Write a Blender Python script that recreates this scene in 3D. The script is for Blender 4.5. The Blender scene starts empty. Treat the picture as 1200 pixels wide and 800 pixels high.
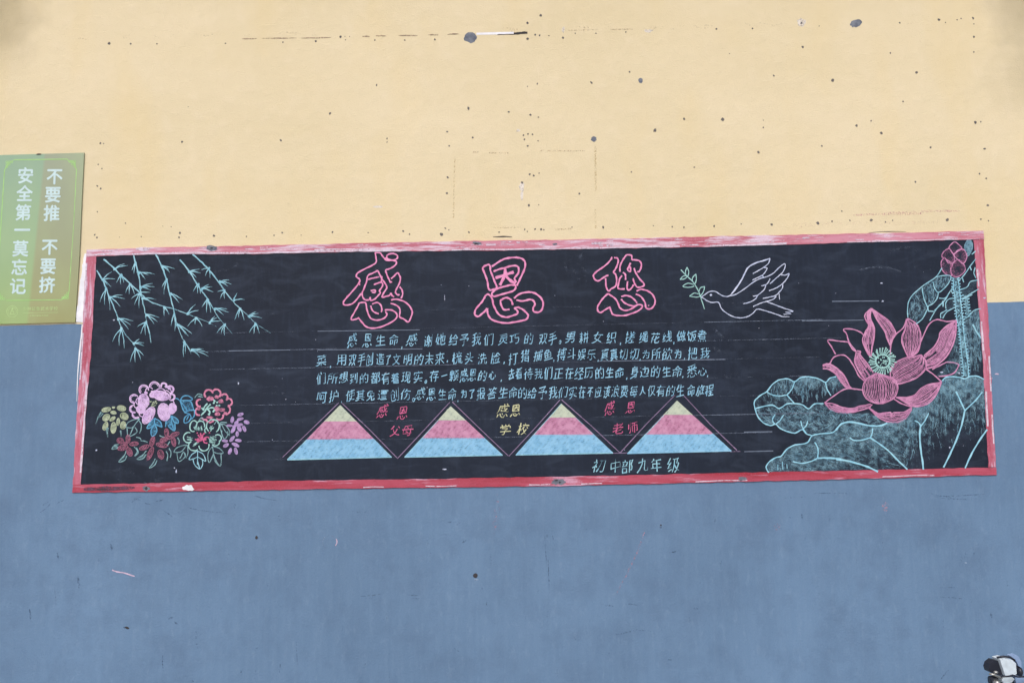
import bpy, math, random
import numpy as np
from mathutils import Matrix, Vector
random.seed(7)
SC = bpy.context.scene
COL = SC.collection
R = math.radians

# ------------------------------------------------------------------ camera, world, sun, exposure
FPX = 1100.0            # focal length in pixels of the 1200 px wide picture
DIST = 4.6
CAM = Vector((0.0, -DIST, 1.5))
ROT = Matrix.Rotation(R(90 + 7.0), 4, 'X') @ Matrix.Rotation(R(-0.8), 4, 'Z')
cd = bpy.data.cameras.new('camera'); cam = bpy.data.objects.new('camera', cd); COL.objects.link(cam)
cam.matrix_world = Matrix.Translation(CAM) @ ROT
cd.sensor_width = 36; cd.lens = FPX / 1200 * 36; cd.clip_start = 0.05; cd.clip_end = 500
SC.camera = cam

SUN_EL, SUN_AZ = 46, 200     # azimuth of the sun seen from above (0 = +Y, clockwise); it stands behind the camera
w = bpy.data.worlds.new('World'); SC.world = w; w.use_nodes = True
nt = w.node_tree; nt.nodes.clear()
bg = nt.nodes.new('ShaderNodeBackground'); out = nt.nodes.new('ShaderNodeOutputWorld')
sky = nt.nodes.new('ShaderNodeTexSky'); sky.sky_type = 'NISHITA'; sky.sun_disc = False
sky.sun_elevation = R(SUN_EL); sky.sun_rotation = R(SUN_AZ); sky.air_density = 1.0; sky.dust_density = 4.0; sky.ozone_density = 1.0
bg.inputs['Strength'].default_value = 0.15
nt.links.new(sky.outputs[0], bg.inputs[0]); nt.links.new(bg.outputs[0], out.inputs[0])
sl = bpy.data.lights.new('sun', 'SUN'); sl.energy = 1.5; sl.angle = R(16); sl.color = (1, 0.97, 0.92)
so = bpy.data.objects.new('sun', sl); COL.objects.link(so)
az = R(SUN_AZ); el = R(SUN_EL)
sd = Vector((math.sin(az) * math.cos(el), math.cos(az) * math.cos(el), math.sin(el)))
so.rotation_euler = sd.to_track_quat('Z', 'Y').to_euler()
so.location = sd * 30
SC.view_settings.view_transform = 'Standard'; SC.view_settings.look = 'None'
SC.view_settings.exposure = 0.12; SC.view_settings.gamma = 1
SC.cycles.transparent_max_bounces = 24

R3 = ROT.to_3x3()
def ray(px, py):
    return R3 @ Vector(((px - 600) / FPX, -(py - 400) / FPX, -1))
def at(px, py, off=0.0):            # where the sight line of a photograph pixel meets the plane `off` metres before the wall
    d = ray(px, py); t = (-off - CAM.y) / d.y
    return CAM + d * t

# ------------------------------------------------------------------ colours and materials
def lin(c):
    return tuple(((x / 255) / 12.92 if x / 255 <= 0.04045 else ((x / 255 + 0.055) / 1.055) ** 2.4) for x in c) + (1,)
def nodes(name, rough=0.85, metal=0.0):
    m = bpy.data.materials.new(name); m.use_nodes = True
    t = m.node_tree; b = t.nodes['Principled BSDF']
    b.inputs['Roughness'].default_value = rough; b.inputs['Metallic'].default_value = metal
    b.inputs['Specular IOR Level'].default_value = 0.3
    tc = t.nodes.new('ShaderNodeTexCoord')
    return m, t, b, tc
def noise(t, tc, scale, detail=3, stretch=(1, 1, 1), rough=0.5, loc=(0, 0, 0), dist=0):
    mp = t.nodes.new('ShaderNodeMapping'); mp.inputs['Scale'].default_value = stretch; mp.inputs['Location'].default_value = loc
    t.links.new(tc.outputs['Object'], mp.inputs['Vector'])
    n = t.nodes.new('ShaderNodeTexNoise'); n.inputs['Scale'].default_value = scale; n.inputs['Detail'].default_value = detail
    n.inputs['Roughness'].default_value = rough; n.inputs['Distortion'].default_value = dist
    t.links.new(mp.outputs[0], n.inputs['Vector'])
    return n.outputs['Fac']
def ramp(t, fac, stops):
    r = t.nodes.new('ShaderNodeValToRGB'); e = r.color_ramp.elements
    e[0].position, e[0].color = stops[0][0], stops[0][1]
    e[1].position, e[1].color = stops[1][0], stops[1][1]
    for p, c in stops[2:]:
        x = e.new(p); x.color = c
    t.links.new(fac, r.inputs['Fac']); return r.outputs['Color']
def g(v): return (v, v, v, 1)
def mix(t, fac, a, b, mode='MIX'):
    n = t.nodes.new('ShaderNodeMix'); n.data_type = 'RGBA'; n.blend_type = mode
    for s, v in ((n.inputs[0], fac), (n.inputs[6], a), (n.inputs[7], b)):
        if hasattr(v, 'links') or hasattr(v, 'is_linked'): t.links.new(v, s)
        else: s.default_value = v
    return n.outputs[2]
def math_(t, op, a, b=0.0, clamp=False):
    n = t.nodes.new('ShaderNodeMath'); n.operation = op; n.use_clamp = clamp
    for s, v in ((n.inputs[0], a), (n.inputs[1], b)):
        if isinstance(v, (int, float)): s.default_value = v
        else: t.links.new(v, s)
    return n.outputs[0]
def bump(t, b, h, strength=0.3, dist=0.002):
    n = t.nodes.new('ShaderNodeBump'); n.inputs['Strength'].default_value = strength; n.inputs['Distance'].default_value = dist
    t.links.new(h, n.inputs['Height']); t.links.new(n.outputs[0], b.inputs['Normal'])
def plain(name, c, rough=0.7, metal=0.0, var=0.12, scale=25):
    m, t, b, tc = nodes(name, rough, metal)
    n = noise(t, tc, scale)
    a = lin(c); lo = tuple(x * (1 - var) for x in a[:3]) + (1,); hi = tuple(min(1, x * (1 + var)) for x in a[:3]) + (1,)
    t.links.new(ramp(t, n, [(0.3, lo), (0.7, hi)]), b.inputs['Base Color'])
    return m

def chalk(name, c, cov=0.85, fine=420, tint=None, gr=2.6, pr=1.3):
    """dusty chalk: broken coverage, driven by a per-vertex density and a fine grain"""
    m, t, b, tc = nodes(name, 0.95)
    b.inputs['Specular IOR Level'].default_value = 0.1
    n1 = noise(t, tc, fine, 2, rough=0.6); n2 = noise(t, tc, 38, 2); n3 = noise(t, tc, 95, 2, loc=(3, 3, 3))
    a = lin(c); tn = lin(tint) if tint else tuple(x * 0.78 for x in a[:3]) + (1,)
    t.links.new(mix(t, ramp(t, n2, [(0.35, g(0)), (0.65, g(1))]), tn, a), b.inputs['Base Color'])
    at_ = t.nodes.new('ShaderNodeAttribute'); at_.attribute_name = 'dens'
    d = math_(t, 'MULTIPLY', at_.outputs['Fac'], cov)
    s = math_(t, 'ADD', math_(t, 'MULTIPLY', math_(t, 'SUBTRACT', n1, 0.5), gr), math_(t, 'ADD', math_(t, 'MULTIPLY', math_(t, 'SUBTRACT', n2, 0.5), 0.8), math_(t, 'MULTIPLY', math_(t, 'SUBTRACT', n3, 0.5), pr)))
    al = math_(t, 'ADD', s, math_(t, 'SUBTRACT', math_(t, 'MULTIPLY', d, 2.0), 0.5), clamp=True)
    al = math_(t, 'MULTIPLY', al, 0.88)
    t.links.new(al, b.inputs['Alpha'])
    return m

M = {}
# upper wall: warm cream yellow distemper, rolled on in uneven bands
m, t, b, tc = nodes('yellow_wall_paint', 0.9)
n1 = noise(t, tc, 0.8, 4, (1, 1, 2.2)); n2 = noise(t, tc, 14, 4); n3 = noise(t, tc, 160, 3)
c = ramp(t, n1, [(0.3, lin((208, 195, 163))), (0.7, lin((216, 203, 174)))])
c = mix(t, ramp(t, n2, [(0.5, g(0)), (0.75, g(0.35))]), c, lin((220, 207, 182)))
c = mix(t, ramp(t, noise(t, tc, 3.1, 5, (1, 1, 0.35), loc=(3, 1, 8)), [(0.5, g(0)), (0.8, g(0.5))]), c, lin((212, 192, 144)))
c = mix(t, ramp(t, noise(t, tc, 1.1, 6, (1, 1, 1.6), 0.6, loc=(7, 2, 3)), [(0.48, g(0)), (0.7, g(0.35))]), c, lin((207, 193, 158)))
def corner_shade(c, centre, r, col, strength):      # shade of the picture corners painted into the wall colour, ragged edge
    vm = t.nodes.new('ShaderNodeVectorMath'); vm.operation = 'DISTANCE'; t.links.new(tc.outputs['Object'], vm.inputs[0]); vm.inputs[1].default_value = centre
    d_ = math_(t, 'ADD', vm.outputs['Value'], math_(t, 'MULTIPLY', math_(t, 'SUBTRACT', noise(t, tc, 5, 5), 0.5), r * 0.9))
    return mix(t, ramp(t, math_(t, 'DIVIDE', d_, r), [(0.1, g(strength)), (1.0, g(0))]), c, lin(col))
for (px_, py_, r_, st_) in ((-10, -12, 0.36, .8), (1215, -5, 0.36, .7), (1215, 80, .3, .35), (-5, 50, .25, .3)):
    p_ = at(px_, py_); c = corner_shade(c, (p_.x, 0, p_.z), r_, (142, 132, 106), st_)
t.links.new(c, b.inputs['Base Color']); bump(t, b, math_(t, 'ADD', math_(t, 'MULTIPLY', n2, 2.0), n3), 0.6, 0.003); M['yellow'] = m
# dado: blue-grey emulsion with vertical brush marks and scuffs
m, t, b, tc = nodes('blue_dado_paint', 0.7)
n1 = noise(t, tc, 1.3, 5, (1, 1, 0.6)); n2 = noise(t, tc, 18, 4, (2.2, 1, 0.22)); n3 = noise(t, tc, 7, 6, (1, 1, 0.7), 0.65, (5, 2, 1)); n4 = noise(t, tc, 120, 3)
c = ramp(t, n1, [(0.3, lin((89, 116, 147))), (0.7, lin((100, 129, 162)))])
c = mix(t, ramp(t, n2, [(0.4, g(0)), (0.8, g(0.25))]), c, lin((112, 138, 168)))
c = mix(t, ramp(t, n3, [(0.48, g(0)), (0.75, g(0.5))]), c, lin((80, 104, 134)))
c = mix(t, ramp(t, noise(t, tc, 3.2, 6, (1, 1, 1.4), 0.7, (8, 1, 6)), [(0.5, g(0)), (0.66, g(0.4))]), c, lin((84, 108, 138)))
c = mix(t, ramp(t, noise(t, tc, 30, 5, (1, 1, 0.5), 0.6, (2, 9, 4)), [(0.56, g(0)), (0.75, g(0.22))]), c, lin((128, 152, 180)))
t.links.new(c, b.inputs['Base Color']); bump(t, b, math_(t, 'ADD', n2, math_(t, 'MULTIPLY', n4, 0.8)), 0.6, 0.003); M['blue'] = m
# the writing surface
m, t, b, tc = nodes('blackboard_paint', 0.62)
n1 = noise(t, tc, 2.2, 5, (0.6, 1, 1)); n2 = noise(t, tc, 9, 5, (0.7, 1, 1.6), 0.62, (4, 4, 4), 0.8); n3 = noise(t, tc, 60, 3, (1, 1, 0.15)); n4 = noise(t, tc, 500, 2)
b.inputs['Specular IOR Level'].default_value = 0.15
c = ramp(t, n1, [(0.3, lin((25, 32, 45))), (0.7, lin((33, 41, 57)))])
c = mix(t, ramp(t, n2, [(0.47, g(0)), (0.8, g(0.6))]), c, lin((56, 66, 84)))
c = mix(t, ramp(t, n3, [(0.5, g(0)), (0.85, g(0.18))]), c, lin((54, 68, 92)))
c = mix(t, ramp(t, n4, [(0.6, g(0)), (0.8, g(0.25))]), c, lin((62, 76, 100)))
t.links.new(c, b.inputs['Base Color']); bump(t, b, n4, 0.2, 0.001); M['board'] = m
def border_mat(name, red, pink, white, th, st, seed):
    m, t, b, tc = nodes(name, 0.7)
    n1 = noise(t, tc, 7, 5, st, 0.6, (seed, 1, 2)); n2 = noise(t, tc, 34, 5, st, 0.65, (seed, 7, 3)); n3 = noise(t, tc, 150, 3)
    n4 = noise(t, tc, 3.2, 2, (1, 1, 1), 0.5, (seed, 3, 5))
    c = ramp(t, n1, [(0.36, lin(red)), (0.62, lin(pink))])
    s = math_(t, 'ADD', math_(t, 'MULTIPLY', n2, 0.6), math_(t, 'MULTIPLY', n4, 0.4))
    c = mix(t, ramp(t, s, [(th, g(0)), (th + 0.09, g(0.9))]), c, lin(white))
    c = mix(t, ramp(t, n3, [(0.5, g(0)), (0.72, g(0.6))]), c, lin(pink))
    c = mix(t, ramp(t, noise(t, tc, 60, 4, (0.6, 1, 1), 0.7, (seed, 2, 8)), [(0.56, g(0)), (0.72, g(0.35))]), c, lin(tuple(int(x * .72) for x in red)))
    t.links.new(c, b.inputs['Base Color']); bump(t, b, n2, 0.5, 0.002); return m
M['b_top'] = border_mat('faded_pink_border_paint', (166, 80, 98), (194, 134, 154), (208, 194, 214), 0.485, (0.22, 1, 2.2), 1)
M['b_bot'] = border_mat('red_border_paint', (150, 46, 62), (172, 80, 102), (194, 150, 176), 0.545, (0.22, 1, 2.2), 5)
M['b_side'] = border_mat('worn_side_border_paint', (162, 74, 94), (186, 114, 138), (202, 182, 206), 0.54, (2.2, 1, 0.3), 9)
M['white'] = plain('bare_white_filler', (222, 224, 234), 0.9, var=0.1)
M['white2'] = chalk('white_plaster_edge', (220, 208, 228), 0.85, 110, gr=3.4)
M['dab'] = chalk('pale_filler_dab', (228, 222, 216), 0.8, 120)
M['grey'] = chalk('exposed_grey_render', (124, 132, 146), 1.35, 200, gr=2.0, tint=(96, 102, 118))
M['dark'] = chalk('dark_nail_hole', (116, 112, 110), 1.0, 260, gr=2.0, tint=(92, 90, 94))
M['crackc'] = chalk('brown_hairline_crack', (158, 140, 124), 0.58, 140)
M['blackc'] = plain('black_crack', (60, 58, 62), 0.95)
M['bscuff'] = chalk('dark_scuff', (80, 104, 134), 0.40, 140, gr=2)
M['grime'] = chalk('grey_violet_grime', (104, 78, 98), 0.85, 120)
M['bpale'] = chalk('pale_blue_speck', (150, 172, 204), 0.9, 160)
M['ybrown'] = chalk('tan_ghost_line', (204, 182, 136), 0.36, 160)
M['bbrown'] = chalk('brown_ghost_line', (192, 172, 146), 0.34, 160)
M['pinkw'] = chalk('pink_chalk_on_wall', (212, 156, 172), 0.36, 200)
M['palepink'] = chalk('pale_pink_chalk_on_wall', (214, 190, 216), 0.95)
M['cyan'] = chalk('pale_cyan_chalk', (160, 208, 226), 1.05, tint=(136, 190, 212), gr=2.6)
M['cyanb'] = chalk('bright_cyan_chalk', (162, 216, 238), 1.15, tint=(142, 200, 226), gr=1.8)
M['leaf'] = chalk('blue_green_chalk_shading', (128, 166, 186), 0.92, 260, tint=(98, 138, 162), gr=1.6, pr=.7)
M['text'] = chalk('sky_blue_chalk', (158, 206, 234), 1.3, tint=(136, 190, 224), gr=2.0)
M['pinkt'] = chalk('candy_pink_chalk', (234, 158, 202), 1.1, tint=(220, 138, 184), gr=2.2)
M['petal'] = chalk('rose_chalk', (210, 152, 192), 1.0, tint=(190, 130, 172), gr=2.4)
M['petalf'] = chalk('rose_chalk_rubbed', (168, 112, 150), 0.60, 300, tint=(146, 92, 130))
M['lilac'] = chalk('lilac_chalk', (222, 196, 236), 1.1, tint=(206, 176, 226), gr=2.2)
M['rose2'] = chalk('soft_rose_chalk', (216, 140, 174), 1.05)
M['dullred'] = chalk('dull_rose_chalk', (160, 104, 130), 0.8, 300)
M['purple'] = chalk('purple_chalk', (184, 158, 212), 1.05)
M['green'] = chalk('pale_green_chalk', (186, 198, 174), 0.9, tint=(164, 178, 152))
M['greenl'] = chalk('mint_chalk', (168, 216, 216), 1.1, gr=2)
M['bluel'] = chalk('mid_blue_chalk', (104, 170, 208), 1.0, tint=(84, 146, 190))
M['dimb'] = chalk('faint_teal_chalk', (138, 178, 188), 0.8)
M['whitec'] = chalk('white_chalk', (206, 214, 240), 1.05, tint=(184, 196, 228))
M['fadew'] = chalk('ruled_white_chalk', (118, 130, 152), 0.62, gr=1.6)
M['yel'] = chalk('cream_chalk', (214, 216, 176), 1.15, gr=1.8)
M['rosew'] = chalk('deep_pink_chalk', (208, 108, 152), 1.15, gr=1.8)
M['tw'] = chalk('cream_band_chalk', (198, 208, 190), 1.1, 300, tint=(184, 196, 182), gr=1.4, pr=.6)
M['tp'] = chalk('pink_band_chalk', (202, 150, 182), 1.05, 300, tint=(186, 128, 162), gr=1.4, pr=.6)
M['tb'] = chalk('blue_band_chalk', (146, 196, 230), 1.05, 300, tint=(128, 182, 220), gr=1.4, pr=.6)
M['tline'] = chalk('mauve_chalk_line', (150, 130, 166), 0.8)
# poster
m, t, b, tc = nodes('printed_poster_green', 0.42)
sep = t.nodes.new('ShaderNodeSeparateXYZ'); t.links.new(tc.outputs['Generated'], sep.inputs[0])
gx, gz = sep.outputs['X'], sep.outputs['Z']
ca = ramp(t, gz, [(0.0, lin((142, 166, 110))), (0.45, lin((142, 170, 134))), (0.9, lin((136, 164, 142)))])
cb = ramp(t, gz, [(0.0, lin((146, 148, 104))), (0.5, lin((146, 154, 126))), (1.0, lin((144, 154, 136)))])
edge = math_(t, 'ADD', gx, math_(t, 'MULTIPLY', gz, -0.10))
c = mix(t, ramp(t, edge, [(0.445, g(0)), (0.475, g(1))]), ca, cb)
c = mix(t, ramp(t, noise(t, tc, 5, 3, (1, 1, 0.5)), [(0.4, g(0)), (0.75, g(0.3))]), c, lin((168, 188, 140)))
t.links.new(c, b.inputs['Base Color']); M['poster'] = m
M['plime'] = plain('printed_lime_line', (152, 198, 124), 0.5)
M['pwhite'] = plain('printed_white', (186, 210, 216), 0.5, var=0.06)
M['pfaint'] = plain('printed_pale_green', (170, 198, 138), 0.5)
M['concrete'] = plain('concrete_paving', (150, 148, 142), 0.9, var=0.25, scale=3)
M['render'] = plain('ochre_bounce_soffit', (214, 184, 118), 0.9)  # unseen underside, coloured ochre so its bounce warms the wall top
M['s_white'] = plain('white_scooter_plastic', (190, 204, 216), 0.45, var=0.14, scale=60)
M['s_pale'] = plain('pale_blue_plastic', (128, 152, 188), 0.45, var=0.12)
M['s_black'] = plain('black_scooter_plastic', (36, 40, 52), 0.35, var=0.25)
M['s_metal'] = plain('brushed_metal', (170, 172, 172), 0.35, 0.8)
M['s_tyre'] = plain('rubber', (28, 28, 30), 0.9)

# ------------------------------------------------------------------ object helpers
def link(name, verts, faces, mat, parent=None, dens=None, smooth=False):
    me = bpy.data.meshes.new(name); me.from_pydata([tuple(v) for v in verts], [], faces); me.update()
    if dens is not None:
        a = me.attributes.new('dens', 'FLOAT', 'POINT'); a.data.foreach_set('value', dens)
    if mat: me.materials.append(mat)
    if smooth:
        for p in me.polygons: p.use_smooth = True
    o = bpy.data.objects.new(name, me); COL.objects.link(o)
    if parent is not None: o.parent = parent; o.matrix_parent_inverse = parent.matrix_world.inverted()
    return o
def thing(name, loc, label, cat, group=None):
    o = bpy.data.objects.new(name, None); COL.objects.link(o); o.location = loc; o.matrix_world = Matrix.Translation(loc)
    o.empty_display_size = 0.1; o['label'] = label; o['category'] = cat
    if group: o['group'] = group
    return o

def smooth_pts(P, closed=False, sub=4):
    if len(P) < 3: return list(P)
    n = len(P); out = []
    rng = range(n) if closed else range(n - 1)
    for i in rng:
        p1, p2 = P[i], P[(i + 1) % n]
        p0 = P[i - 1] if (closed or i > 0) else (2 * p1[0] - p2[0], 2 * p1[1] - p2[1])
        p3 = P[(i + 2) % n] if (closed or i + 2 < n) else (2 * p2[0] - p1[0], 2 * p2[1] - p1[1])
        for k in range(sub):
            u = k / sub; u2, u3 = u * u, u * u * u
            out.append(tuple(0.5 * (2 * p1[j] + (p2[j] - p0[j]) * u + (2 * p0[j] - 5 * p1[j] + 4 * p2[j] - p3[j]) * u2 + (3 * p1[j] - p0[j] - 3 * p2[j] + p3[j]) * u3) for j in (0, 1)))
    out.append(P[0] if closed else P[-1]); return out

BOARD = 0.004
class Draw:
    """collects chalk strokes and rubbed areas of one drawing in photograph pixels, laid on the plane `base` before the wall"""
    def __init__(s, base=BOARD, lo=0.0004, hi=0.0022):
        s.v, s.f, s.d = [], [], []; s.base, s.lo, s.hi = base, lo, hi; s.k = 0
    def off(s):
        s.k += 1
        return s.base + s.lo + ((s.k * 0.618034) % 1.0) * (s.hi - s.lo)
    def line(s, P, w=1.3, dens=1.0, taper=0, jit=0.12, sm=True, closed=False):
        w *= 0.9
        P = smooth_pts(P, closed) if sm else (list(P) + ([P[0]] if closed else []))
        if len(P) < 2: return
        o = s.off(); n = len(P); b0 = len(s.v)
        ph = random.random() * 9
        for i, p in enumerate(P):
            a = P[max(0, i - 1)]; c = P[min(n - 1, i + 1)]
            dx, dy = c[0] - a[0], c[1] - a[1]; L = math.hypot(dx, dy) or 1
            nx, ny = -dy / L, dx / L
            u = i / (n - 1)
            ww = w * (1 + 0.16 * math.sin(ph + i * 1.3) + random.uniform(-0.08, 0.08))
            if taper == 1: ww *= max(0.25, 1 - u ** 1.5 * 0.8)
            elif taper == 2: ww *= 0.35 + 0.65 * math.sin(math.pi * min(1, max(0, u))) ** 0.6
            jx, jy = random.uniform(-jit, jit), random.uniform(-jit, jit)
            oo = o + i * 0.000004
            s.v.append(at(p[0] + jx + nx * ww / 2, p[1] + jy + ny * ww / 2, oo)); s.v.append(at(p[0] + jx - nx * ww / 2, p[1] + jy - ny * ww / 2, oo))
            dd = dens * (1 + 0.12 * math.sin(ph * 2 + i * 0.9)) * ((1 - 0.45 * u) if taper == 1 else 1)
            s.d += [dd, dd]
            if i: s.f.append((b0 + 2 * i - 2, b0 + 2 * i - 1, b0 + 2 * i + 1, b0 + 2 * i))
    def z(s, ox, oy, sc, P, w=1.3, **k):
        s.line([(ox + a / sc, oy + b / sc) for a, b in P], w, **k)
    def fill(s, poly, dens=0.6, step=2.0, fn=None, wob=0.0):
        xs = [p[0] for p in poly]; ys = [p[1] for p in poly]; o = s.off()
        x0, x1, y0, y1 = min(xs), max(xs), min(ys), max(ys)
        nx, ny = int((x1 - x0) / step) + 1, int((y1 - y0) / step) + 1
        idx = {}
        def vert(i, j):
            if (i, j) not in idx:
                x, y = x0 + i * step, y0 + j * step
                idx[(i, j)] = len(s.v); s.v.append(at(x, y, o)); s.d.append(max(0, fn(x, y) if fn else dens))
            return idx[(i, j)]
        for i in range(nx):
            for j in range(ny):
                if inside(poly, x0 + (i + .5) * step, y0 + (j + .5) * step):
                    s.f.append((vert(i, j), vert(i, j + 1), vert(i + 1, j + 1), vert(i + 1, j)))
    def fan(s, poly, dens=0.9):
        o = s.off(); b0 = len(s.v); cx = sum(p[0] for p in poly) / len(poly); cy = sum(p[1] for p in poly) / len(poly)
        s.v.append(at(cx, cy, o)); s.d.append(dens)
        for p in poly: s.v.append(at(p[0], p[1], o)); s.d.append(dens)
        n = len(poly)
        for i in range(n): s.f.append((b0, b0 + 1 + i, b0 + 1 + (i + 1) % n))
    def blob(s, cx, cy, rx, ry, rot=0, dens=0.9, n=14, rag=0.1):
        c_, s_ = math.cos(R(rot)), math.sin(R(rot)); P = []
        for i in range(n):
            a = 2 * math.pi * i / n; k = 1 + random.uniform(-rag, rag)
            x, y = rx * k * math.cos(a), ry * k * math.sin(a)
            P.append((cx + x * c_ - y * s_, cy + x * s_ + y * c_))
        s.fan(P, dens)
    def ring(s, cx, cy, rx, ry, rot=0, w=1.3, a0=0, a1=360, dens=1.0, n=14):
        c_, s_ = math.cos(R(rot)), math.sin(R(rot)); P = []
        for i in range(n + 1):
            a = R(a0 + (a1 - a0) * i / n); x, y = rx * math.cos(a), ry * math.sin(a)
            P.append((cx + x * c_ - y * s_, cy + x * s_ + y * c_))
        s.line(P, w, dens, sm=False)
    def hatch(s, A, B, n, w=0.8, dens=0.8):
        A = resample(smooth_pts(A), 12); B = resample(smooth_pts(B), 12)
        for i in range(1, n):
            u = i / n + random.uniform(-0.25, 0.25) / n
            s.line([((1 - u) * a[0] + u * b[0], (1 - u) * a[1] + u * b[1]) for a, b in zip(A, B)][random.randint(0, 2):random.choice((9, 11, 12, 12))], w * random.uniform(0.7, 1.2), dens * random.uniform(0.75, 1.1), jit=0.2)
    def scribble(s, poly, n, ln, ang, w=0.8, dens=0.6, spread=12, fn=None):
        xs = [p[0] for p in poly]; ys = [p[1] for p in poly]
        for _ in range(n):
            x, y = random.uniform(min(xs), max(xs)), random.uniform(min(ys), max(ys))
            if not inside(poly, x, y): continue
            k = fn(x, y) if fn else 1
            if random.random() > k: continue
            a = R((ang(x, y) if callable(ang) else ang) + random.gauss(0, spread)); L = ln * random.uniform(0.5, 1.3) / 2
            p0 = (x - L * math.cos(a), y - L * math.sin(a)); p1 = (x + L * math.cos(a), y + L * math.sin(a))
            if inside(poly, *p0) and inside(poly, *p1):
                mid = (x + random.uniform(-.6, .6), y + random.uniform(-.6, .6))
                s.line([p0, mid, p1], w * random.uniform(.7, 1.3), dens * random.uniform(.7, 1.2), sm=False)
    def build(s, name, mat, parent, kind=None):
        o = link(name, s.v, s.f, mat, parent, s.d)
        if kind: o['kind'] = kind
        return o

def inside(poly, x, y):
    c = False; n = len(poly); j = n - 1
    for i in range(n):
        xi, yi = poly[i]; xj, yj = poly[j]
        if (yi > y) != (yj > y) and x < (xj - xi) * (y - yi) / (yj - yi) + xi: c = not c
        j = i
    return c
def resample(P, n):
    L = [0]
    for a, b in zip(P, P[1:]): L.append(L[-1] + math.hypot(b[0] - a[0], b[1] - a[1]))
    out = []; k = 0
    for i in range(n):
        t = L[-1] * i / (n - 1)
        while k < len(L) - 2 and L[k + 1] < t: k += 1
        u = (t - L[k]) / ((L[k + 1] - L[k]) or 1)
        out.append((P[k][0] + (P[k + 1][0] - P[k][0]) * u, P[k][1] + (P[k + 1][1] - P[k][1]) * u))
    return out
def slab(name, P, front, back, mat, parent):
    """a plate with the outline P (photograph pixels, clockwise on screen) and real thickness"""
    n = len(P)
    F = [at(x, y, front) for x, y in P]; Bk = [Vector((v.x, -back, v.z)) for v in F]
    faces = [tuple(range(n))[::-1], tuple(range(n, 2 * n))]
    faces += [(i, (i + 1) % n, n + (i + 1) % n, n + i) for i in range(n)]
    return link(name, F + Bk, faces, mat, parent)
def strip(name, outer, inner, front, back, mat, parent, rag=0.5, nseg=70, curl=True):
    """a painted band between two edge lines, uneven edges, standing proud of what it is painted on"""
    A = resample(outer, nseg); B = resample(inner, nseg); v = []; f = []
    ra = [random.uniform(-rag, rag) for _ in A]; rb = [random.uniform(-rag, rag) for _ in A]
    for i in range(nseg):
        a, b = A[i], B[i]; dx, dy = b[0] - a[0], b[1] - a[1]; L = math.hypot(dx, dy) or 1; ux, uy = dx / L, dy / L
        a = (a[0] + ux * ra[i], a[1] + uy * ra[i]); b = (b[0] + ux * rb[i], b[1] + uy * rb[i])
        fa, fb = at(*a, front), at(*b, front)
        v += [fa, fb, Vector((fa.x, -back, fa.z)), Vector((fb.x, -back, fb.z))]
        if i:
            k = 4 * i; j = k - 4
            f += [(j, j + 1, k + 1, k), (j + 2, k + 2, k + 3, j + 3), (j, k, k + 2, j + 2), (j + 1, j + 3, k + 3, k + 1)]
    k = 4 * (nseg - 1); f += [(0, 2, 3, 1), (k, k + 1, k + 3, k + 2)]
    return link(name, v, f, mat, parent)
def box(v, f, x0, x1, y0, y1, z0, z1):
    b = len(v)
    v += [Vector(p) for p in ((x0, y0, z0), (x1, y0, z0), (x1, y1, z0), (x0, y1, z0), (x0, y0, z1), (x1, y0, z1), (x1, y1, z1), (x0, y1, z1))]
    f += [tuple(b + i for i in q) for q in ((0, 3, 2, 1), (4, 5, 6, 7), (0, 1, 5, 4), (1, 2, 6, 5), (2, 3, 7, 6), (3, 0, 4, 7))]
def tube(pts, rad, seg=12, caps=True):
    v, f = [], []; n = len(pts); pts = [Vector(p) for p in pts]
    rad = rad if isinstance(rad, (list, tuple)) else [rad] * n
    up = None
    for i, p in enumerate(pts):
        d = (pts[min(n - 1, i + 1)] - pts[max(0, i - 1)]).normalized()
        if up is None: up = d.orthogonal().normalized()
        a = (up - d * up.dot(d)).normalized(); up = a; bb = d.cross(a)
        for k in range(seg):
            t_ = 2 * math.pi * k / seg; v.append(p + (a * math.cos(t_) + bb * math.sin(t_)) * rad[i])
    for i in range(n - 1):
        for k in range(seg): f.append((i * seg + k, i * seg + (k + 1) % seg, (i + 1) * seg + (k + 1) % seg, (i + 1) * seg + k))
    if caps: f += [tuple(range(seg))[::-1], tuple(range((n - 1) * seg, n * seg))]
    return v, f

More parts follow.
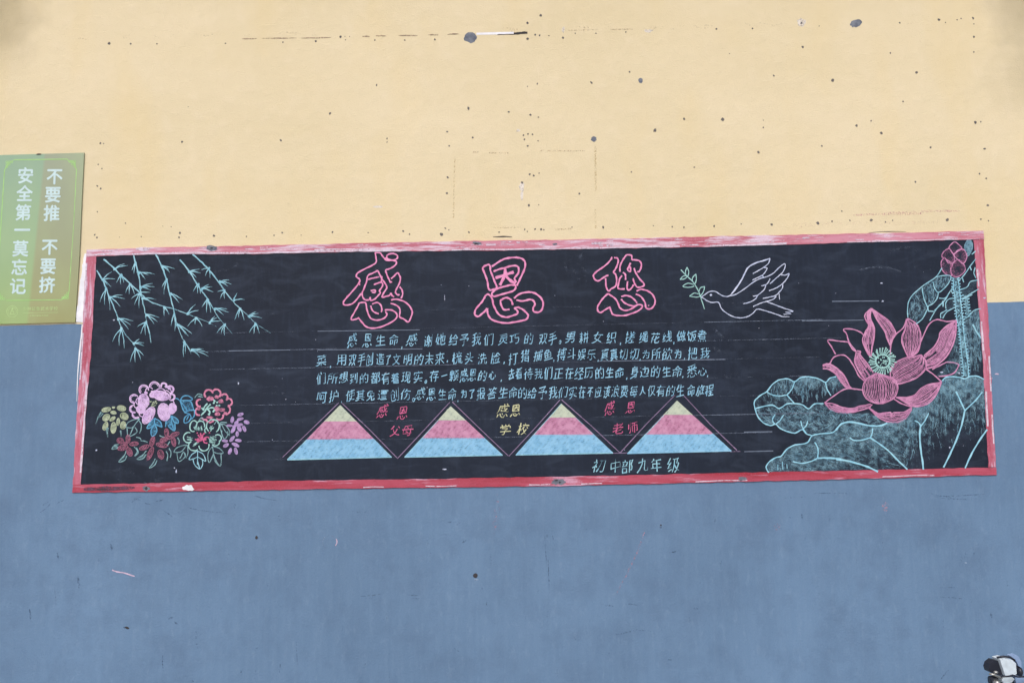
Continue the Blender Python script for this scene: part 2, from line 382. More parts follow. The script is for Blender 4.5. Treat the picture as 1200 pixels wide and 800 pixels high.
# glyph outlines of the default font (its CJK glyphs), one temporary text object per character
GL = {}
def load_glyphs(chars):
    obs = []
    for ch in sorted(set(chars)):
        c = bpy.data.curves.new('glyph', 'FONT'); c.body = ch; c.resolution_u = 3
        o = bpy.data.objects.new('glyph', c); COL.objects.link(o); obs.append((ch, o, c))
    dg = bpy.context.evaluated_depsgraph_get(); dg.update()
    for ch, o, c in obs:
        e = o.evaluated_get(dg); me = e.to_mesh()
        GL[ch] = ([(v.co.x, v.co.y) for v in me.vertices], [tuple(p.vertices) for p in me.polygons]); e.to_mesh_clear()
    for ch, o, c in obs:
        bpy.data.objects.remove(o); bpy.data.curves.remove(c)
def put(D, ch, cx, cy, size, bold=0.0, kx=0.86, hand=True, dens=1.0, lean=0.0):
    V, F = GL[ch]
    if hand:
        rot = R(random.uniform(-5, 3)) ; sx = size * kx * random.uniform(0.92, 1.08); sy = size * random.uniform(0.93, 1.07)
        sh = random.uniform(0.02, 0.16); rise = random.uniform(0.04, 0.2)
        p1, p2, p3, p4 = [random.uniform(0, 6.28) for _ in range(4)]; am = 0.03
    else:
        rot = 0; sx, sy = size * kx, size; sh = lean; rise = 0; am = 0; p1 = p2 = p3 = p4 = 0
    small = ch in ',。;，；'
    c_, s_ = math.cos(rot), math.sin(rot)
    for bx, by in (((0, 0),) if not bold else ((-bold, 0), (bold, 0), (0, bold), (0, -bold))):
        b = len(D.v); o = D.off()
        for x, y in V:
            x -= 0.5 if not small else 0.2; y -= 0.386 if not small else 0.12
            x2 = x + sh * y + am * math.sin(p1 + 7 * y) + am * 0.7 * math.sin(p2 + 13 * x + 3 * y)
            y2 = y + rise * x + am * math.sin(p3 + 7 * x) + am * 0.7 * math.sin(p4 + 12 * y - 4 * x)
            X, Y = x2 * sx, y2 * sy
            X, Y = X * c_ - Y * s_, X * s_ + Y * c_
            D.v.append(at(cx + X + bx, cy - Y + by, o)); D.d.append(dens * (1 + 0.3 * math.sin(p1 * 3 + 6 * x + 5 * y)) if hand else dens)
        D.f += [tuple(b + i for i in p) for p in F]

# handwriting: the centre lines of a glyph, so that it can be drawn stroke by stroke like chalk
_H = [[(.18, .14), (.12, .04), (.05, -.06)], [(.30, .20), (.33, .04), (.42, -.06), (.58, -.06), (.66, .08)], [(.46, .2), (.51, .08)], [(.78, .18), (.88, .02)]]
SK = {'九': [[(.45, .86), (.42, .5), (.28, .2), (.08, .0)], [(.13, .6), (.64, .66), (.62, .12), (.72, .03), (.92, .04), (.93, .2)]],
      '感': [[(.22, .72), (.88, .76)], [(.24, .72), (.2, .45), (.05, .22)], [(.34, .61), (.52, .62)], [(.36, .5), (.37, .36), (.52, .38), (.53, .5), (.36, .5)], [(.58, .88), (.65, .55), (.76, .34), (.92, .3), (.93, .4)], [(.82, .6), (.74, .46), (.6, .32)], [(.74, .9), (.84, .82)]] + _H,
      '恩': [[(.25, .85), (.24, .36)], [(.25, .84), (.74, .87), (.76, .8), (.74, .36)], [(.24, .36), (.74, .38)], [(.33, .64), (.66, .67)], [(.5, .78), (.49, .64), (.35, .45)], [(.5, .62), (.65, .47)]] + _H}
def skeleton(ch, N=84):
    if ch in SK: return SK[ch]
    V, F = GL[ch]; img = np.zeros((N, N), bool)
    yy, xx = np.mgrid[0:N, 0:N]; gx = (xx + .5) / N * 1.1 - .05; gy = (yy + .5) / N * 1.1 - .16
    for f in F:
        P = [V[i] for i in f]
        for k in range(1, len(P) - 1):
            (ax, ay), (bx, by), (cx, cy) = P[0], P[k], P[k + 1]
            d = (bx - ax) * (cy - ay) - (by - ay) * (cx - ax)
            if abs(d) < 1e-12: continue
            w1 = ((bx - gx) * (cy - gy) - (by - gy) * (cx - gx)) / d; w2 = ((cx - gx) * (ay - gy) - (cy - gy) * (ax - gx)) / d
            img |= (w1 >= 0) & (w2 >= 0) & (w1 + w2 <= 1)
    img = np.pad(img, 1)
    def nb(a): return [np.roll(a, sh, (0, 1)) for sh in ((1, 0), (1, -1), (0, -1), (-1, -1), (-1, 0), (-1, 1), (0, 1), (1, 1))]
    a = img.astype(int)
    for _ in range(30):                       # Zhang-Suen thinning
        ch0 = a.sum()
        for step in (0, 1):
            p = nb(a); B = sum(p); A = sum(((p[i] == 0) & (p[(i + 1) % 8] == 1)).astype(int) for i in range(8))
            if step == 0: c = (p[0] * p[2] * p[4] == 0) & (p[2] * p[4] * p[6] == 0)
            else: c = (p[0] * p[2] * p[6] == 0) & (p[0] * p[4] * p[6] == 0)
            a = np.where((a == 1) & (B >= 2) & (B <= 6) & (A == 1) & c, 0, a)
        if a.sum() == ch0: break
    pts = set(zip(*[x.tolist() for x in np.nonzero(a)]))
    def nbs(p):
        y, x = p; r = [(y + dy, x + dx) for dy, dx in ((1, 0), (-1, 0), (0, 1), (0, -1)) if (y + dy, x + dx) in pts]
        for dy, dx in ((1, 1), (1, -1), (-1, 1), (-1, -1)):
            q = (y + dy, x + dx)
            if q in pts and (y + dy, x) not in pts and (y, x + dx) not in pts: r.append(q)
        return r
    N_ = {p: nbs(p) for p in pts}; used = set(); out = []
    def walk(p, q):
        path = [p, q]; used.add((p, q)); used.add((q, p))
        while True:                           # keep going straight through crossings
            c = path[-1]; o = path[max(0, len(path) - 5)]; dy, dx = c[0] - o[0], c[1] - o[1]; best = None
            for n in N_[c]:
                if (c, n) in used: continue
                L = math.hypot(dy, dx) or 1; k = ((n[0] - c[0]) * dy + (n[1] - c[1]) * dx) / L / math.hypot(n[0] - c[0], n[1] - c[1])
                if best is None or k > best[0]: best = (k, n)
            if best is None or (len(N_[c]) > 2 and best[0] < .6): return path
            n = best[1]; used.add((c, n)); used.add((n, c)); path.append(n)
    for p in sorted(pts, key=lambda p: (len(N_[p]) != 1, p)):
        for q in N_[p]:
            if (p, q) not in used: out.append(walk(p, q))
    def rdp(P, e):
        if len(P) < 3: return P
        (ay, ax), (by, bx) = P[0], P[-1]; L = math.hypot(by - ay, bx - ax) or 1e-9
        D = [abs((bx - ax) * (ay - p[0]) - (ax - p[1]) * (by - ay)) / L if L > 1e-6 else math.hypot(p[0] - ay, p[1] - ax) for p in P]
        m = max(range(len(P)), key=lambda i: D[i])
        return [P[0], P[-1]] if D[m] < e else rdp(P[:m + 1], e)[:-1] + rdp(P[m:], e)
    res = []
    for P in out:
        if len(P) < 3: continue
        res.append([((x - .5) / N * 1.1 - .05, (y - .5) / N * 1.1 - .16) for y, x in rdp(P, 1.25)])
    SK[ch] = res; return res
def write(D, ch, cx, cy, size, kx=0.8, w=1.1, dens=1.0):
    rot = R(random.uniform(-5, 3)); sx = size * kx * random.uniform(0.92, 1.08); sy = size * random.uniform(0.9, 1.08)
    sh = random.uniform(0.02, 0.18); rise = random.uniform(0.06, 0.2); p1, p2, p3, p4 = [random.uniform(0, 6.28) for _ in range(4)]; am = 0.02
    c_, s_ = math.cos(rot), math.sin(rot); small = ch in ',。;'
    for P in (skeleton(ch) or [[(.2, .1), (.23, .02)]]):
        Q = []
        for k, (x, y) in enumerate(P):
            x -= 0.5 if not small else 0.2; y -= 0.386 if not small else 0.12
            x2 = x + sh * y + am * math.sin(p1 + 6 * y) + am * 0.7 * math.sin(p2 + 11 * x + 3 * y) + random.uniform(-.007, .007)
            y2 = y + rise * x + am * math.sin(p3 + 6 * x) + am * 0.7 * math.sin(p4 + 10 * y - 4 * x) + random.uniform(-.007, .007)
            X, Y = x2 * sx, y2 * sy; Q.append((cx + X * c_ - Y * s_, cy - (X * s_ + Y * c_)))
        (ax, ay), (bx, by) = Q[-2], Q[-1]; k = random.uniform(-.04, .14); Q[-1] = (bx + (bx - ax) * k, by + (by - ay) * k)
        D.line(Q, w * random.uniform(.8, 1.15), dens * random.uniform(.8, 1.15), taper=random.choice((0, 0, 1)), sm=False, jit=.04)

# ------------------------------------------------------------------ the setting
v, f = [], []; n = 12
for i in range(n + 1):
    for j in range(n + 1): v.append((-60 + 10 * i, -118 + 10 * j, 0))
for i in range(n):
    for j in range(n): a = i * (n + 1) + j; f.append((a, a + n + 1, a + n + 2, a + 1))
link('ground', v, f, M['concrete'])['kind'] = 'structure'

wall = thing('building_wall', (0, 0, 0), 'cream yellow rendered wall with blue-grey painted lower half', 'wall')
DL = lambda x: 382 - 0.0240 * x                     # the line where the blue dado ends
pl, pr = at(-1500, DL(-1500)), at(2700, DL(2700))
XL, XR = pl.x, pr.x; ZT = 5.0
def wavy(n=160, amp=0.0025):
    return [(XL + (XR - XL) * i / n, pl.z + (pr.z - pl.z) * i / n + random.uniform(-amp, amp)) for i in range(n + 1)]
W = wavy()
def wall_part(name, pts_low, pts_high, y0, mat):
    v = [(x, y0, z) for x, z in pts_low] + [(x, y0, z) for x, z in pts_high]; m_ = len(pts_low)
    v += [(x, 0.30, z) for x, z in pts_low] + [(x, 0.30, z) for x, z in pts_high]
    f = [(i, i + 1, m_ + i + 1, m_ + i) for i in range(m_ - 1)]
    f += [(2 * m_ + i + 1, 2 * m_ + i, 3 * m_ + i, 3 * m_ + i + 1) for i in range(m_ - 1)]
    f += [(m_ + i, m_ + i + 1, 3 * m_ + i + 1, 3 * m_ + i) for i in range(m_ - 1)]
    f += [(i + 1, i, 2 * m_ + i, 2 * m_ + i + 1) for i in range(m_ - 1)]
    f += [(0, m_, 3 * m_, 2 * m_), (m_ - 1, 3 * m_ - 1, 4 * m_ - 1, 2 * m_ - 1)]
    return link(name, v, f, mat, wall)
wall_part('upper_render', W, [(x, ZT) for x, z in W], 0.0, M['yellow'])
wall_part('painted_dado', [(x, 0.0) for x, z in W], W, -0.0015, M['blue'])

added_eave = thing('added_shade_eave', (0, 0, ZT), 'unseen roof overhang added above the picture to shade and warm the wall top', 'roof')  # added out of view to darken the top of the wall
v, f = [], []; box(v, f, XL, XR, -0.5, 0.4, ZT, ZT + 0.16); box(v, f, XL, XR, -0.58, -0.5002, ZT - 0.06, ZT + 0.2)
link('added_eave_slab', v, f, M['render'], added_eave)  # added slab, ochre material only for its bounce onto the wall top

# marks on the wall: nail holes, chips, cracks, ghost lines
marks = []
A = [(365,146,6),(437,147,4),(525,147,3),(755,146,3),(947,142,3),(1057,139,4),(1140,124,5),(610,475,5),(940,470,5),(1105,380,5),(336,480,4),(347,481,3),(329,551,3),(341,565,3),(326,623,4),(337,632,4),(326,709,3),(420,747,4),(317,786,4),(325,795,4),(473,792,3),(400,794,2),(545,757,2),(573,759,2),(602,780,4),(599,795,4),(716,789,5),(825,792,3),(917,788,4),(945,779,4),(1008,787,2),(1113,777,4),(630,358,2)]
Bm = [(12,123,2),(28,123,2),(14,134,3),(112,135,3),(212,135,4),(313,133,4),(624,78,5),(668,53,5),(624,130,6),(649,117,4),(664,119,4),(695,120,3),(742,127,5),(783,113,3),(853,112,3),(952,108,3),(118,285,4),(425,363,6),(560,375,4),(153,464,3),(153,476,3),(355,441,4),(440,461,4),(361,489,4),(356,594,4),(353,647,5),(623,290,3),(656,281,4),(633,385,6),(660,393,3),(965,241,5),(837,277,5),(1050,437,7),(610,453,4),(625,449,4),(640,450,4),(613,467,4),(624,489,4),(659,472,3),(631,584,5),(644,588,4),(662,580,3),(605,612,5),(628,688,6),(661,686,3),(797,648,4),(971,576,4),(614,768,4),(623,775,3),(649,767,4),(669,768,4),(678,769,3),(772,761,4),(877,761,5),(966,766,2),(1045,756,3),(1108,759,4),(90,779,3),(207,774,4),(228,784,4),(335,784,7),(348,764,4),(360,770,3),(427,777,4),(528,777,4)]
Cm = [(113,98,4),(234,96,4),(398,78,5),(457,88,2),(727,77,4),(858,67,6),(880,76,3),(919,67,3),(932,63,4),(972,61,5),(975,81,3),(975,124,4),(975,175,4),(402,158,5),(157,180,2),(305,254,4),(502,269,7),(695,178,4),(783,243,5),(738,340,4),(133,400,8),(5,398,6),(270,403,3),(270,427,4),(582,421,5),(631,405,4),(665,446,5),(254,510,5),(466,489,4),(830,494,4),(980,410,6),(998,408,3),(39,560,4),(779,609,5),(1011,499,5),(994,582,4),(1016,598,4),(1022,688,5),(533,707,4),(105,757,4),(196,750,3),(298,752,6),(453,748,6),(500,741,4),(560,738,4),(632,737,7),(679,743,3),(703,738,4),(886,736,6),(998,734,4),(1024,739,4),(4,761,4)]
holes = Draw(0.0, 0.0003, 0.0006); halo = Draw(0.0, 0.0001, 0.00022)
s = 2.857
for L, ox in ((A, 0), (Bm, 400), (Cm, 800)):
    for u, v_, r_ in L:
        x, y = ox + u / s, v_ / s
        holes.blob(x, y, r_ / s * random.uniform(.6, .95), r_ / s * random.uniform(.6, .95), random.uniform(0, 90), n=9, rag=0.25)
for p in ((743,100,4,10),(592,437,6,5),(1030,104,14,5),(604,625,8,16),(604,655,5,18),(122,692,16,4)): halo.blob(400 + p[0] / s, p[1] / s, p[2] / s, p[3] / s, rag=.3)
halo.blob(800 + 398 / s, 76 / s, 5, 5, rag=.2)
holes.build('nail_holes', M['dark'], wall, 'stuff'); halo.build('filler_dabs', M['dab'], wall, 'stuff')
chips = [(400 + 432 / s, 127 / s, 7.6, 6.2, 10), (800 + 580 / s, 79 / s, 7, 4.2, -18), (400 + 1002 / s, 270 / s, 2.6, 3.2, 0), (400 + 845 / s, 466 / s, 3.4, 3.0, 0)]
for cx, cy, rx, ry, ro in chips:
    d = Draw(0.0, 0.0004, 0.0005); d.blob(cx, cy, rx, ry, ro, n=18, rag=0.14); d.build('paint_chip', M['grey'], wall)
d = Draw(0.0, 0.0003, 0.0006); d.line([(400 + 452 / s, 114 / s), (400 + 520 / s, 112 / s), (400 + 578 / s, 112 / s)], 3.2, sm=False); d.build('white_scrape', M['white'], wall)
d = Draw(0.0, 0.0005, 0.0009)
d.line([(602, 39.6), (608, 39.2), (614, 38.6), (618, 38.8)], 3.0); d.line([(583, 40.8), (592, 40.6), (603, 40.4)], 1.0); d.line([(578, 277.6), (590, 277.2), (600, 277.6)], 1.5, taper=2)
d.line([(1018, 272.6), (1040, 271.4), (1062, 271.6)], 0.8, taper=2); d.build('plaster_gap', M['blackc'], wall)
d = Draw(0.0, 0.0003, 0.0009)
for a, b_ in (((283.5, 45.8), (301, 45.5)), ((307, 45.2), (348, 44.8)), ((353, 44.8), (388, 44.2))): d.line([a, ((a[0] + b_[0]) / 2, a[1] - .1), b_], 1.5, taper=2)
for u0, v0, u1, v1 in ((70,123,95,123),(115,121,150,121),(190,120,255,120),(290,118,325,118),(355,116,395,114)): d.line([(400 + u0 / s, v0 / s), (400 + (u0 + u1) / 2 / s, (v0 + v1) / 2 / s - .2), (400 + u1 / s, v1 / s)], 1.7, taper=2)
d.build('hairline_crack', M['crackc'], wall)
d = Draw(0.0, 0.0003, 0.0009)
for u0, v0, u1, v1 in ((380,525,375,730),(850,490,852,640),(850,700,852,765)): d.line([(400 + u0 / s, v0 / s), (400 + u1 / s, v1 / s)], 2.2, sm=False, dens=.9)
d.build('tan_scratch', M['ybrown'], wall)
d = Draw(0.0, 0.0003, 0.0009)
for u0, v0, u1, v1 in ((440,510,460,509),(495,512,560,513),(665,505,680,503),(690,506,820,505),(510,762,600,762),(715,768,770,766),(760,102,860,100),(900,99,975,98)): d.line([(400 + u0 / s, v0 / s), (400 + u1 / s, v1 / s)], 1.6, sm=False)
for _ in range(40):
    x = random.uniform(80, 1150); d.line([(x, 47 - x * 0.02 + random.uniform(-3, 3)), (x + random.uniform(4, 20), 47 - x * 0.02 + random.uniform(-3, 3))], random.uniform(.8, 2.4), random.uniform(.3, .75), sm=False)
d.build('old_board_outline', M['bbrown'], wall, 'stuff')
d = Draw(0.0, 0.0003, 0.0009); d.line([(1000, 252), (1030, 250.5), (1060, 249.5), (1090, 247.5), (1125, 247.3)], 3.5, .8, taper=2); d.line([(1050, 252), (1080, 250)], 2.0, .7); d.line([(930, 264), (1000, 262), (1100, 260)], 5, .35)
d.build('pink_smear', M['pinkw'], wall)
d = Draw(0.0015, 0.0003, 0.0009); d.line([(131.5, 667.5), (137, 669.5), (146, 671), (157.5, 674.8)], 1.6, 1.1); d.line([(394, 631), (395, 635), (393, 639)], 1.2, .9)
for p in ((1158, 438, 3, 2.4), (1168, 438, 2.5, .8), (1162, 443, 1.4, 1)): d.blob(*p, rag=.4)
d.build('chalk_mark', M['palepink'], wall)
d = Draw(0.0015, 0.0003, 0.0009); d.line([(756, 622), (748, 643), (738, 665), (722, 696)], 2.2, .75, taper=2); d.line([(583, 585), (581, 607), (578, 625)], 7, .4, taper=2)
d.blob(1037, 593, 4, 6, dens=.75); d.blob(911, 617, 4, 4, dens=.55); d.line([(583, 578), (584, 600)], 5, .3)
d.build('pink_scuff', M['pinkw'], wall)
d = Draw(0.0015, 0.0002, 0.0009)
for u0, v0, ln, an, ww in ((160,585,14,-30,1.2),(172,589,10,20,1),(187,586,9,-15,1),(480/3,540+135/3,7,10,1.8),(300.5,630,3,80,3.6),(68,650,8,80,2.2),(130,641,8,80,2.6),(92,682,14,85,3),(35,719,12,85,2),(148,735,7,15,2.4),(200,724,6,-20,2),(206,729,5,30,2),(283,786,8,-50,2),(191,775,22,88,1.2),(348,766,30,88,.8),(537,613,6,-45,2.4),(527,611,5,0,1.5),(544,634,6,-30,2),(421,599,18,2,1.2),(643,675,40,88,1.2),(648,628,24,80,1),(640,645,50,86,.8),(434,697,24,-6,1.2),(485,697,14,3,1),(487,701,10,0,1),(535,761,8,35,1.8),(712,709,16,5,1.8),(740,708,14,5,1),(735,740,26,-14,1.3),(757,739,18,4,1),(774,617,3,0,2.4),(790,646,12,-10,1.6),(785,773,9,2,1.3),(930,583,30,-4,1.1),(975,578,44,0,1.1),(1105,581,30,12,1.2),(1120,584,40,3,1),(1125,580,60,-3,1),(815,713,6,0,2),(1162,720,7,85,2.4),(1107,790,14,-50,1.6),(940,605,6,80,2.4),(927,606,4,0,1.8),(1115,700,30,5,1),(1110,688,18,0,1),(65,700,16,86,1.3),(52,590,22,-30,1),(70,588,12,-28,1.2),(53,595,16,-40,.8),(235,597,30,10,.9),(255,600,24,5,.8),(310,583,30,12,.9),(197,602,20,35,.8)):
    a = R(an); dx, dy = math.cos(a) * ln / 2, math.sin(a) * ln / 2
    d.line([(u0 - dx, v0 - dy), (u0 + random.uniform(-.8, .8), v0 + random.uniform(-.8, .8)), (u0 + dx, v0 + dy)], ww, random.uniform(.7, 1.1), taper=2)
for _ in range(90):
    x, y = random.uniform(0, 1200), random.uniform(590, 800); L = random.uniform(3, 14)
    d.line([(x, y), (x + random.uniform(-1, 1), y + L / 2), (x + random.uniform(-1, 1), y + L)], random.uniform(1.2, 3.5), random.uniform(.3, .6), taper=2)
d.build('dado_scuffs', M['bscuff'], wall, 'stuff')
d = Draw(0.0015, 0.0009, 0.0011); d.blob(557, 674, 2.8, 2.8, n=14); d.blob(300.5, 629.5, 1.5, 2.2, n=10); d.blob(774.5, 615, 1, 1)
d.blob(149, 735, 2.6, 1.2, 20); d.build('drill_hole', M['blackc'], wall)
d = Draw(0.0015, 0.0004, 0.0008); d.blob(558, 678.6, 2.4, 1.0, rag=.4); d.blob(1132, 659, 1.6, .7, rag=.4); d.ring(386, 635, 8, 8, 0, .8, 120, 400, .5)
d.build('plaster_specks', M['bpale'], wall, 'stuff')
strip('bare_filler_strip', [(98.5, 297), (94, 330), (88.5, 377)], [(105, 297), (100, 378)], 0.003, 0.0, M['white'], wall, 0.7, 24)
d = Draw(0.0015, 0.0003, 0.0008); d.line([(97, 380), (94, 405), (91, 440), (90, 470)], 2.2, taper=1); d.build('bare_filler_edge', M['white'], wall)

# ------------------------------------------------------------------ blackboard
c0 = at(628, 575)
bb = thing('blackboard', (c0.x, 0, c0.z), 'long blackboard painted on the wall with red border and chalk drawings', 'blackboard')
OT = [(101.5, 292.5), (180, 290), (300, 287.5), (400, 285.5), (560, 282), (620, 281.5), (700, 280), (860, 276.5), (1000, 273.8), (1152.5, 270.5)]
IT = [(101, 301), (113, 300), (180, 298), (300, 297.6), (400, 295.2), (560, 293.5), (620, 293), (700, 291.5), (860, 288.5), (940, 286), (1010, 284), (1141, 280.5), (1153.4, 280.2)]
OB = [(84.5, 577), (200, 575.5), (330, 573.5), (500, 571), (660, 569), (870, 564), (1000, 561), (1168, 556)]
IB = [(85.6, 568), (94.5, 567.5), (200, 565.5), (330, 563), (500, 561), (660, 558), (870, 553.6), (1000, 551), (1158.5, 547.5), (1167.5, 547.3)]
OL = [(101, 301.2), (98.5, 350), (94, 430), (89, 500), (85.4, 567.8)]
IL = [(113, 300.4), (110, 350), (106, 420), (101.5, 470), (98, 520), (94.5, 567.3)]
OR = [(1153.2, 280.6), (1156.5, 345), (1161, 430), (1164.5, 500), (1167.6, 547)]
IR = [(1141, 281), (1146, 345), (1152.5, 430), (1156, 500), (1158.5, 547.2)]
slab('writing_surface', [(107, 296.5), (400, 290.5), (800, 283), (1147, 275.5), (1155, 400), (1163.5, 552), (800, 559.5), (400, 567.5), (89.5, 572.5), (98, 440)][::-1], BOARD, 0.0, M['board'], bb)
def shrink(L, a, b):
    P = resample(L, 60); return P[a:len(P) - b]
strip('border_top', OT, IT, 0.0062, 0.0, M['b_top'], bb, 0.45, 130)
strip('border_bottom', OB, IB, 0.0062, 0.0, M['b_bot'], bb, 0.45, 130)
strip('border_side', OL, IL, 0.0058, 0.0003, M['b_side'], bb, 0.5, 46)
strip('border_side', OR, IR, 0.0058, 0.0003, M['b_side'], bb, 0.5, 46)
# white plaster showing along the border, bare patches
d = Draw(0.0062, 0.0002, 0.0009)
P = resample(IT, 60)
for a, b_, ww, dy in ((3, 22, 2.0, -1.2), (24, 40, 1.6, -1.0), (41, 47, 2.2, -1.2), (50, 58, 1.2, -.8), (15, 20, 1.6, -3.0)): d.line([(x, y + dy + random.uniform(-.3, .3)) for x, y in P[a:b_]], ww, sm=False)
P = resample(OL, 40)
for a, b_ in ((1, 9), (13, 22)): d.line([(x + .8, y) for x, y in P[a:b_]], 1.8, sm=False)
P = resample(IL, 40)
for a, b_ in ((22, 38),): d.line([(x - 1.2, y) for x, y in P[a:b_]], 2.4, sm=False)
P = resample(IR, 40)
for a, b_ in ((5, 9), (14, 20), (26, 33)): d.line([(x + 1.6, y) for x, y in P[a:b_]], 2.2, sm=False)
P = resample(OR, 40)
for a, b_ in ((20, 27), (30, 36)): d.line([(x - 1.2, y) for x, y in P[a:b_]], 1.8, sm=False)
P = resample(OB, 90)
for a, b_ in ((28, 31), (34, 38), (44, 47), (49, 52), (60, 66), (78, 84)): d.line([(x, y - 1.6 + random.uniform(-.4, .4)) for x, y in P[a:b_]], 1.1, sm=False)
for _ in range(70):
    i = random.randrange(118); T = resample(OT, 120); x, y = T[i]; L = random.uniform(3, 14)
    d.line([(x, y + random.uniform(1, 10)), (x + L, y + random.uniform(1, 9) * 0 + random.uniform(2, 9))][:2] if False else (lambda q: [(x, y + q), (x + L, y + q - 0.3)])(random.uniform(1.2, 9.5)), random.uniform(.5, 1.6), random.uniform(.5, 1), sm=False)
d.build('bare_plaster_streaks', M['white2'], bb, 'stuff')
d = Draw(0.0062, .0009, .0012); d.line([(98, 573), (115, 572.5), (135, 572), (158, 571)], 6, .8, taper=2); d.build('grimy_patch', M['grime'], bb)
for cx, cy, rx, ry, mt in ((221, 571.5, 6, 3.2, 'white'), (168, 291.5, 9, 2.2, 'white2'), (171, 572, 4.2, 2.8, 'grey'), (654, 564, 8, 3.4, 'grey'), (248, 290.6, 6.5, 2.8, 'grey'), (559, 285, 5, 1.8, 'grey'), (870, 560.5, 5, 2.4, 'grey'), (650, 286, 3, 1.2, 'grey')):
    d = Draw(0.0062, 0.0012, 0.0013); d.blob(cx, cy, rx, ry, random.uniform(-8, 8), n=20, rag=.28); d.build('bare_patch', M[mt], bb)
d = Draw(0.0062, 0.0016, 0.0018)
for p in ((171.5, 572, 1.6, 2), (652, 562.5, 2, 1), (656, 565, 1.4, 1), (248, 290.6, 2, .8), (558, 285.6, 2.6, .8), (120, 573, 6, .6)): d.blob(*p, rag=.3)
d.build('dark_pits', M['blackc'], bb, 'stuff')
# ruled guide lines
d = Draw()
for k in range(9):
    xa = (300, 250, 215, 245, 290, 265, 270, 285, 300)[k]; xb = (960, 965, 985, 960, 945, 945, 968, 905, 905)[k]
    x = xa + random.uniform(0, 8)
    while x < xb:
        L = random.uniform(120, 400); x2 = min(xb, x + L); y = lambda q: 368 + 21.3 * k + (q - 300) / 600 * (-14 + .5 * k)
        inner = 375 < (x + x2) / 2 < 850
        d.line([(x + (x2 - x) * i / 6, y(x + (x2 - x) * i / 6)) for i in range(7)], random.uniform(.7, 1.15), random.choice((.5, .65, .8, .95)) * (.75 if inner else 1), sm=False, jit=.08)
        x = x2 + random.uniform(0, 1)
for a, b_, y0, y1, q in ((975, 1030, 353.2, 352.4, 1.6), (940, 1012, 376, 375, 1.5), (872, 905, 506, 505.5, 1.6), (872, 906, 529, 528, 1.6), (268, 340, 411, 410, 1.4), (372, 492, 388, 386.5, 1.5), (372, 495, 410, 408.6, 1.4), (700, 850, 423, 421, 1.1)): d.line([(a, y0), (b_, y1)], 1.1, q, sm=False)
d.line([(130, 567), (94, 568)], .6, .2, sm=False)
d.build('ruled_chalk_lines', M['fadew'], bb, 'stuff')
d = Draw()
for p in ((1033, 331.7, 1.5, .7), (1034.5, 352.8, 1.2, .8), (133.5, 375, 1, .7), (279.5, 449, .8, 1.3), (206.5, 552, .8, 2), (204.5, 548, .6, 1), (521, 549.5, 2.2, .7), (1154, 349, 1.4, .8), (1104, 436, 1.2, .8), (1113, 524, .8, .8), (1103, 436, 2, .6), (113, 527, 1, 1), (1124, 437, 1, 1)): d.blob(*p, rag=.35)
d.line([(521, 345), (521, 352)], 1, .5, sm=False); d.line([(913, 344), (913.5, 351)], 1, .8, sm=False)
for _ in range(34): d.blob(random.uniform(120, 1130), random.uniform(305, 545), random.uniform(.25, .6), random.uniform(.25, .6), dens=random.uniform(.4, .9), n=6)
d.build('chalk_flecks', M['whitec'], bb, 'stuff')
d = Draw()
d.line([(1002, 318), (1020, 313.5), (1040, 313.5), (1056, 318)], 2.2, .55, taper=2)
for cx, cy, rx, ry, a0, a1 in ((690, 308, 22, 16, 100, 210), (690, 308, 28, 20, 95, 200), (695, 306, 17, 12, 110, 230), (240, 305, 40, 14, 10, 80), (1060, 302, 20, 12, 200, 320), (470, 315, 30, 22, 300, 60), (160, 555, 26, 12, 10, 150), (140, 560, 20, 10, 180, 330), (150, 558, 40, 10, 0, 90)): d.ring(cx, cy, rx, ry, 0, 3.2, a0, a1, .35)
d.line([(836, 385), (848, 396)], 3, .45, sm=False)
for _ in range(26):
    x, y = random.uniform(115, 1130), random.uniform(302, 550); a = random.uniform(-.35, .35); L = random.uniform(15, 50)
    d.line([(x, y), (x + L / 2, y + a * L / 2 + random.uniform(-3, 3)), (x + L, y + a * L)], random.uniform(2, 6), random.uniform(.12, .3), taper=2)
d.build('wiped_smears', M['fadew'], bb, 'stuff')

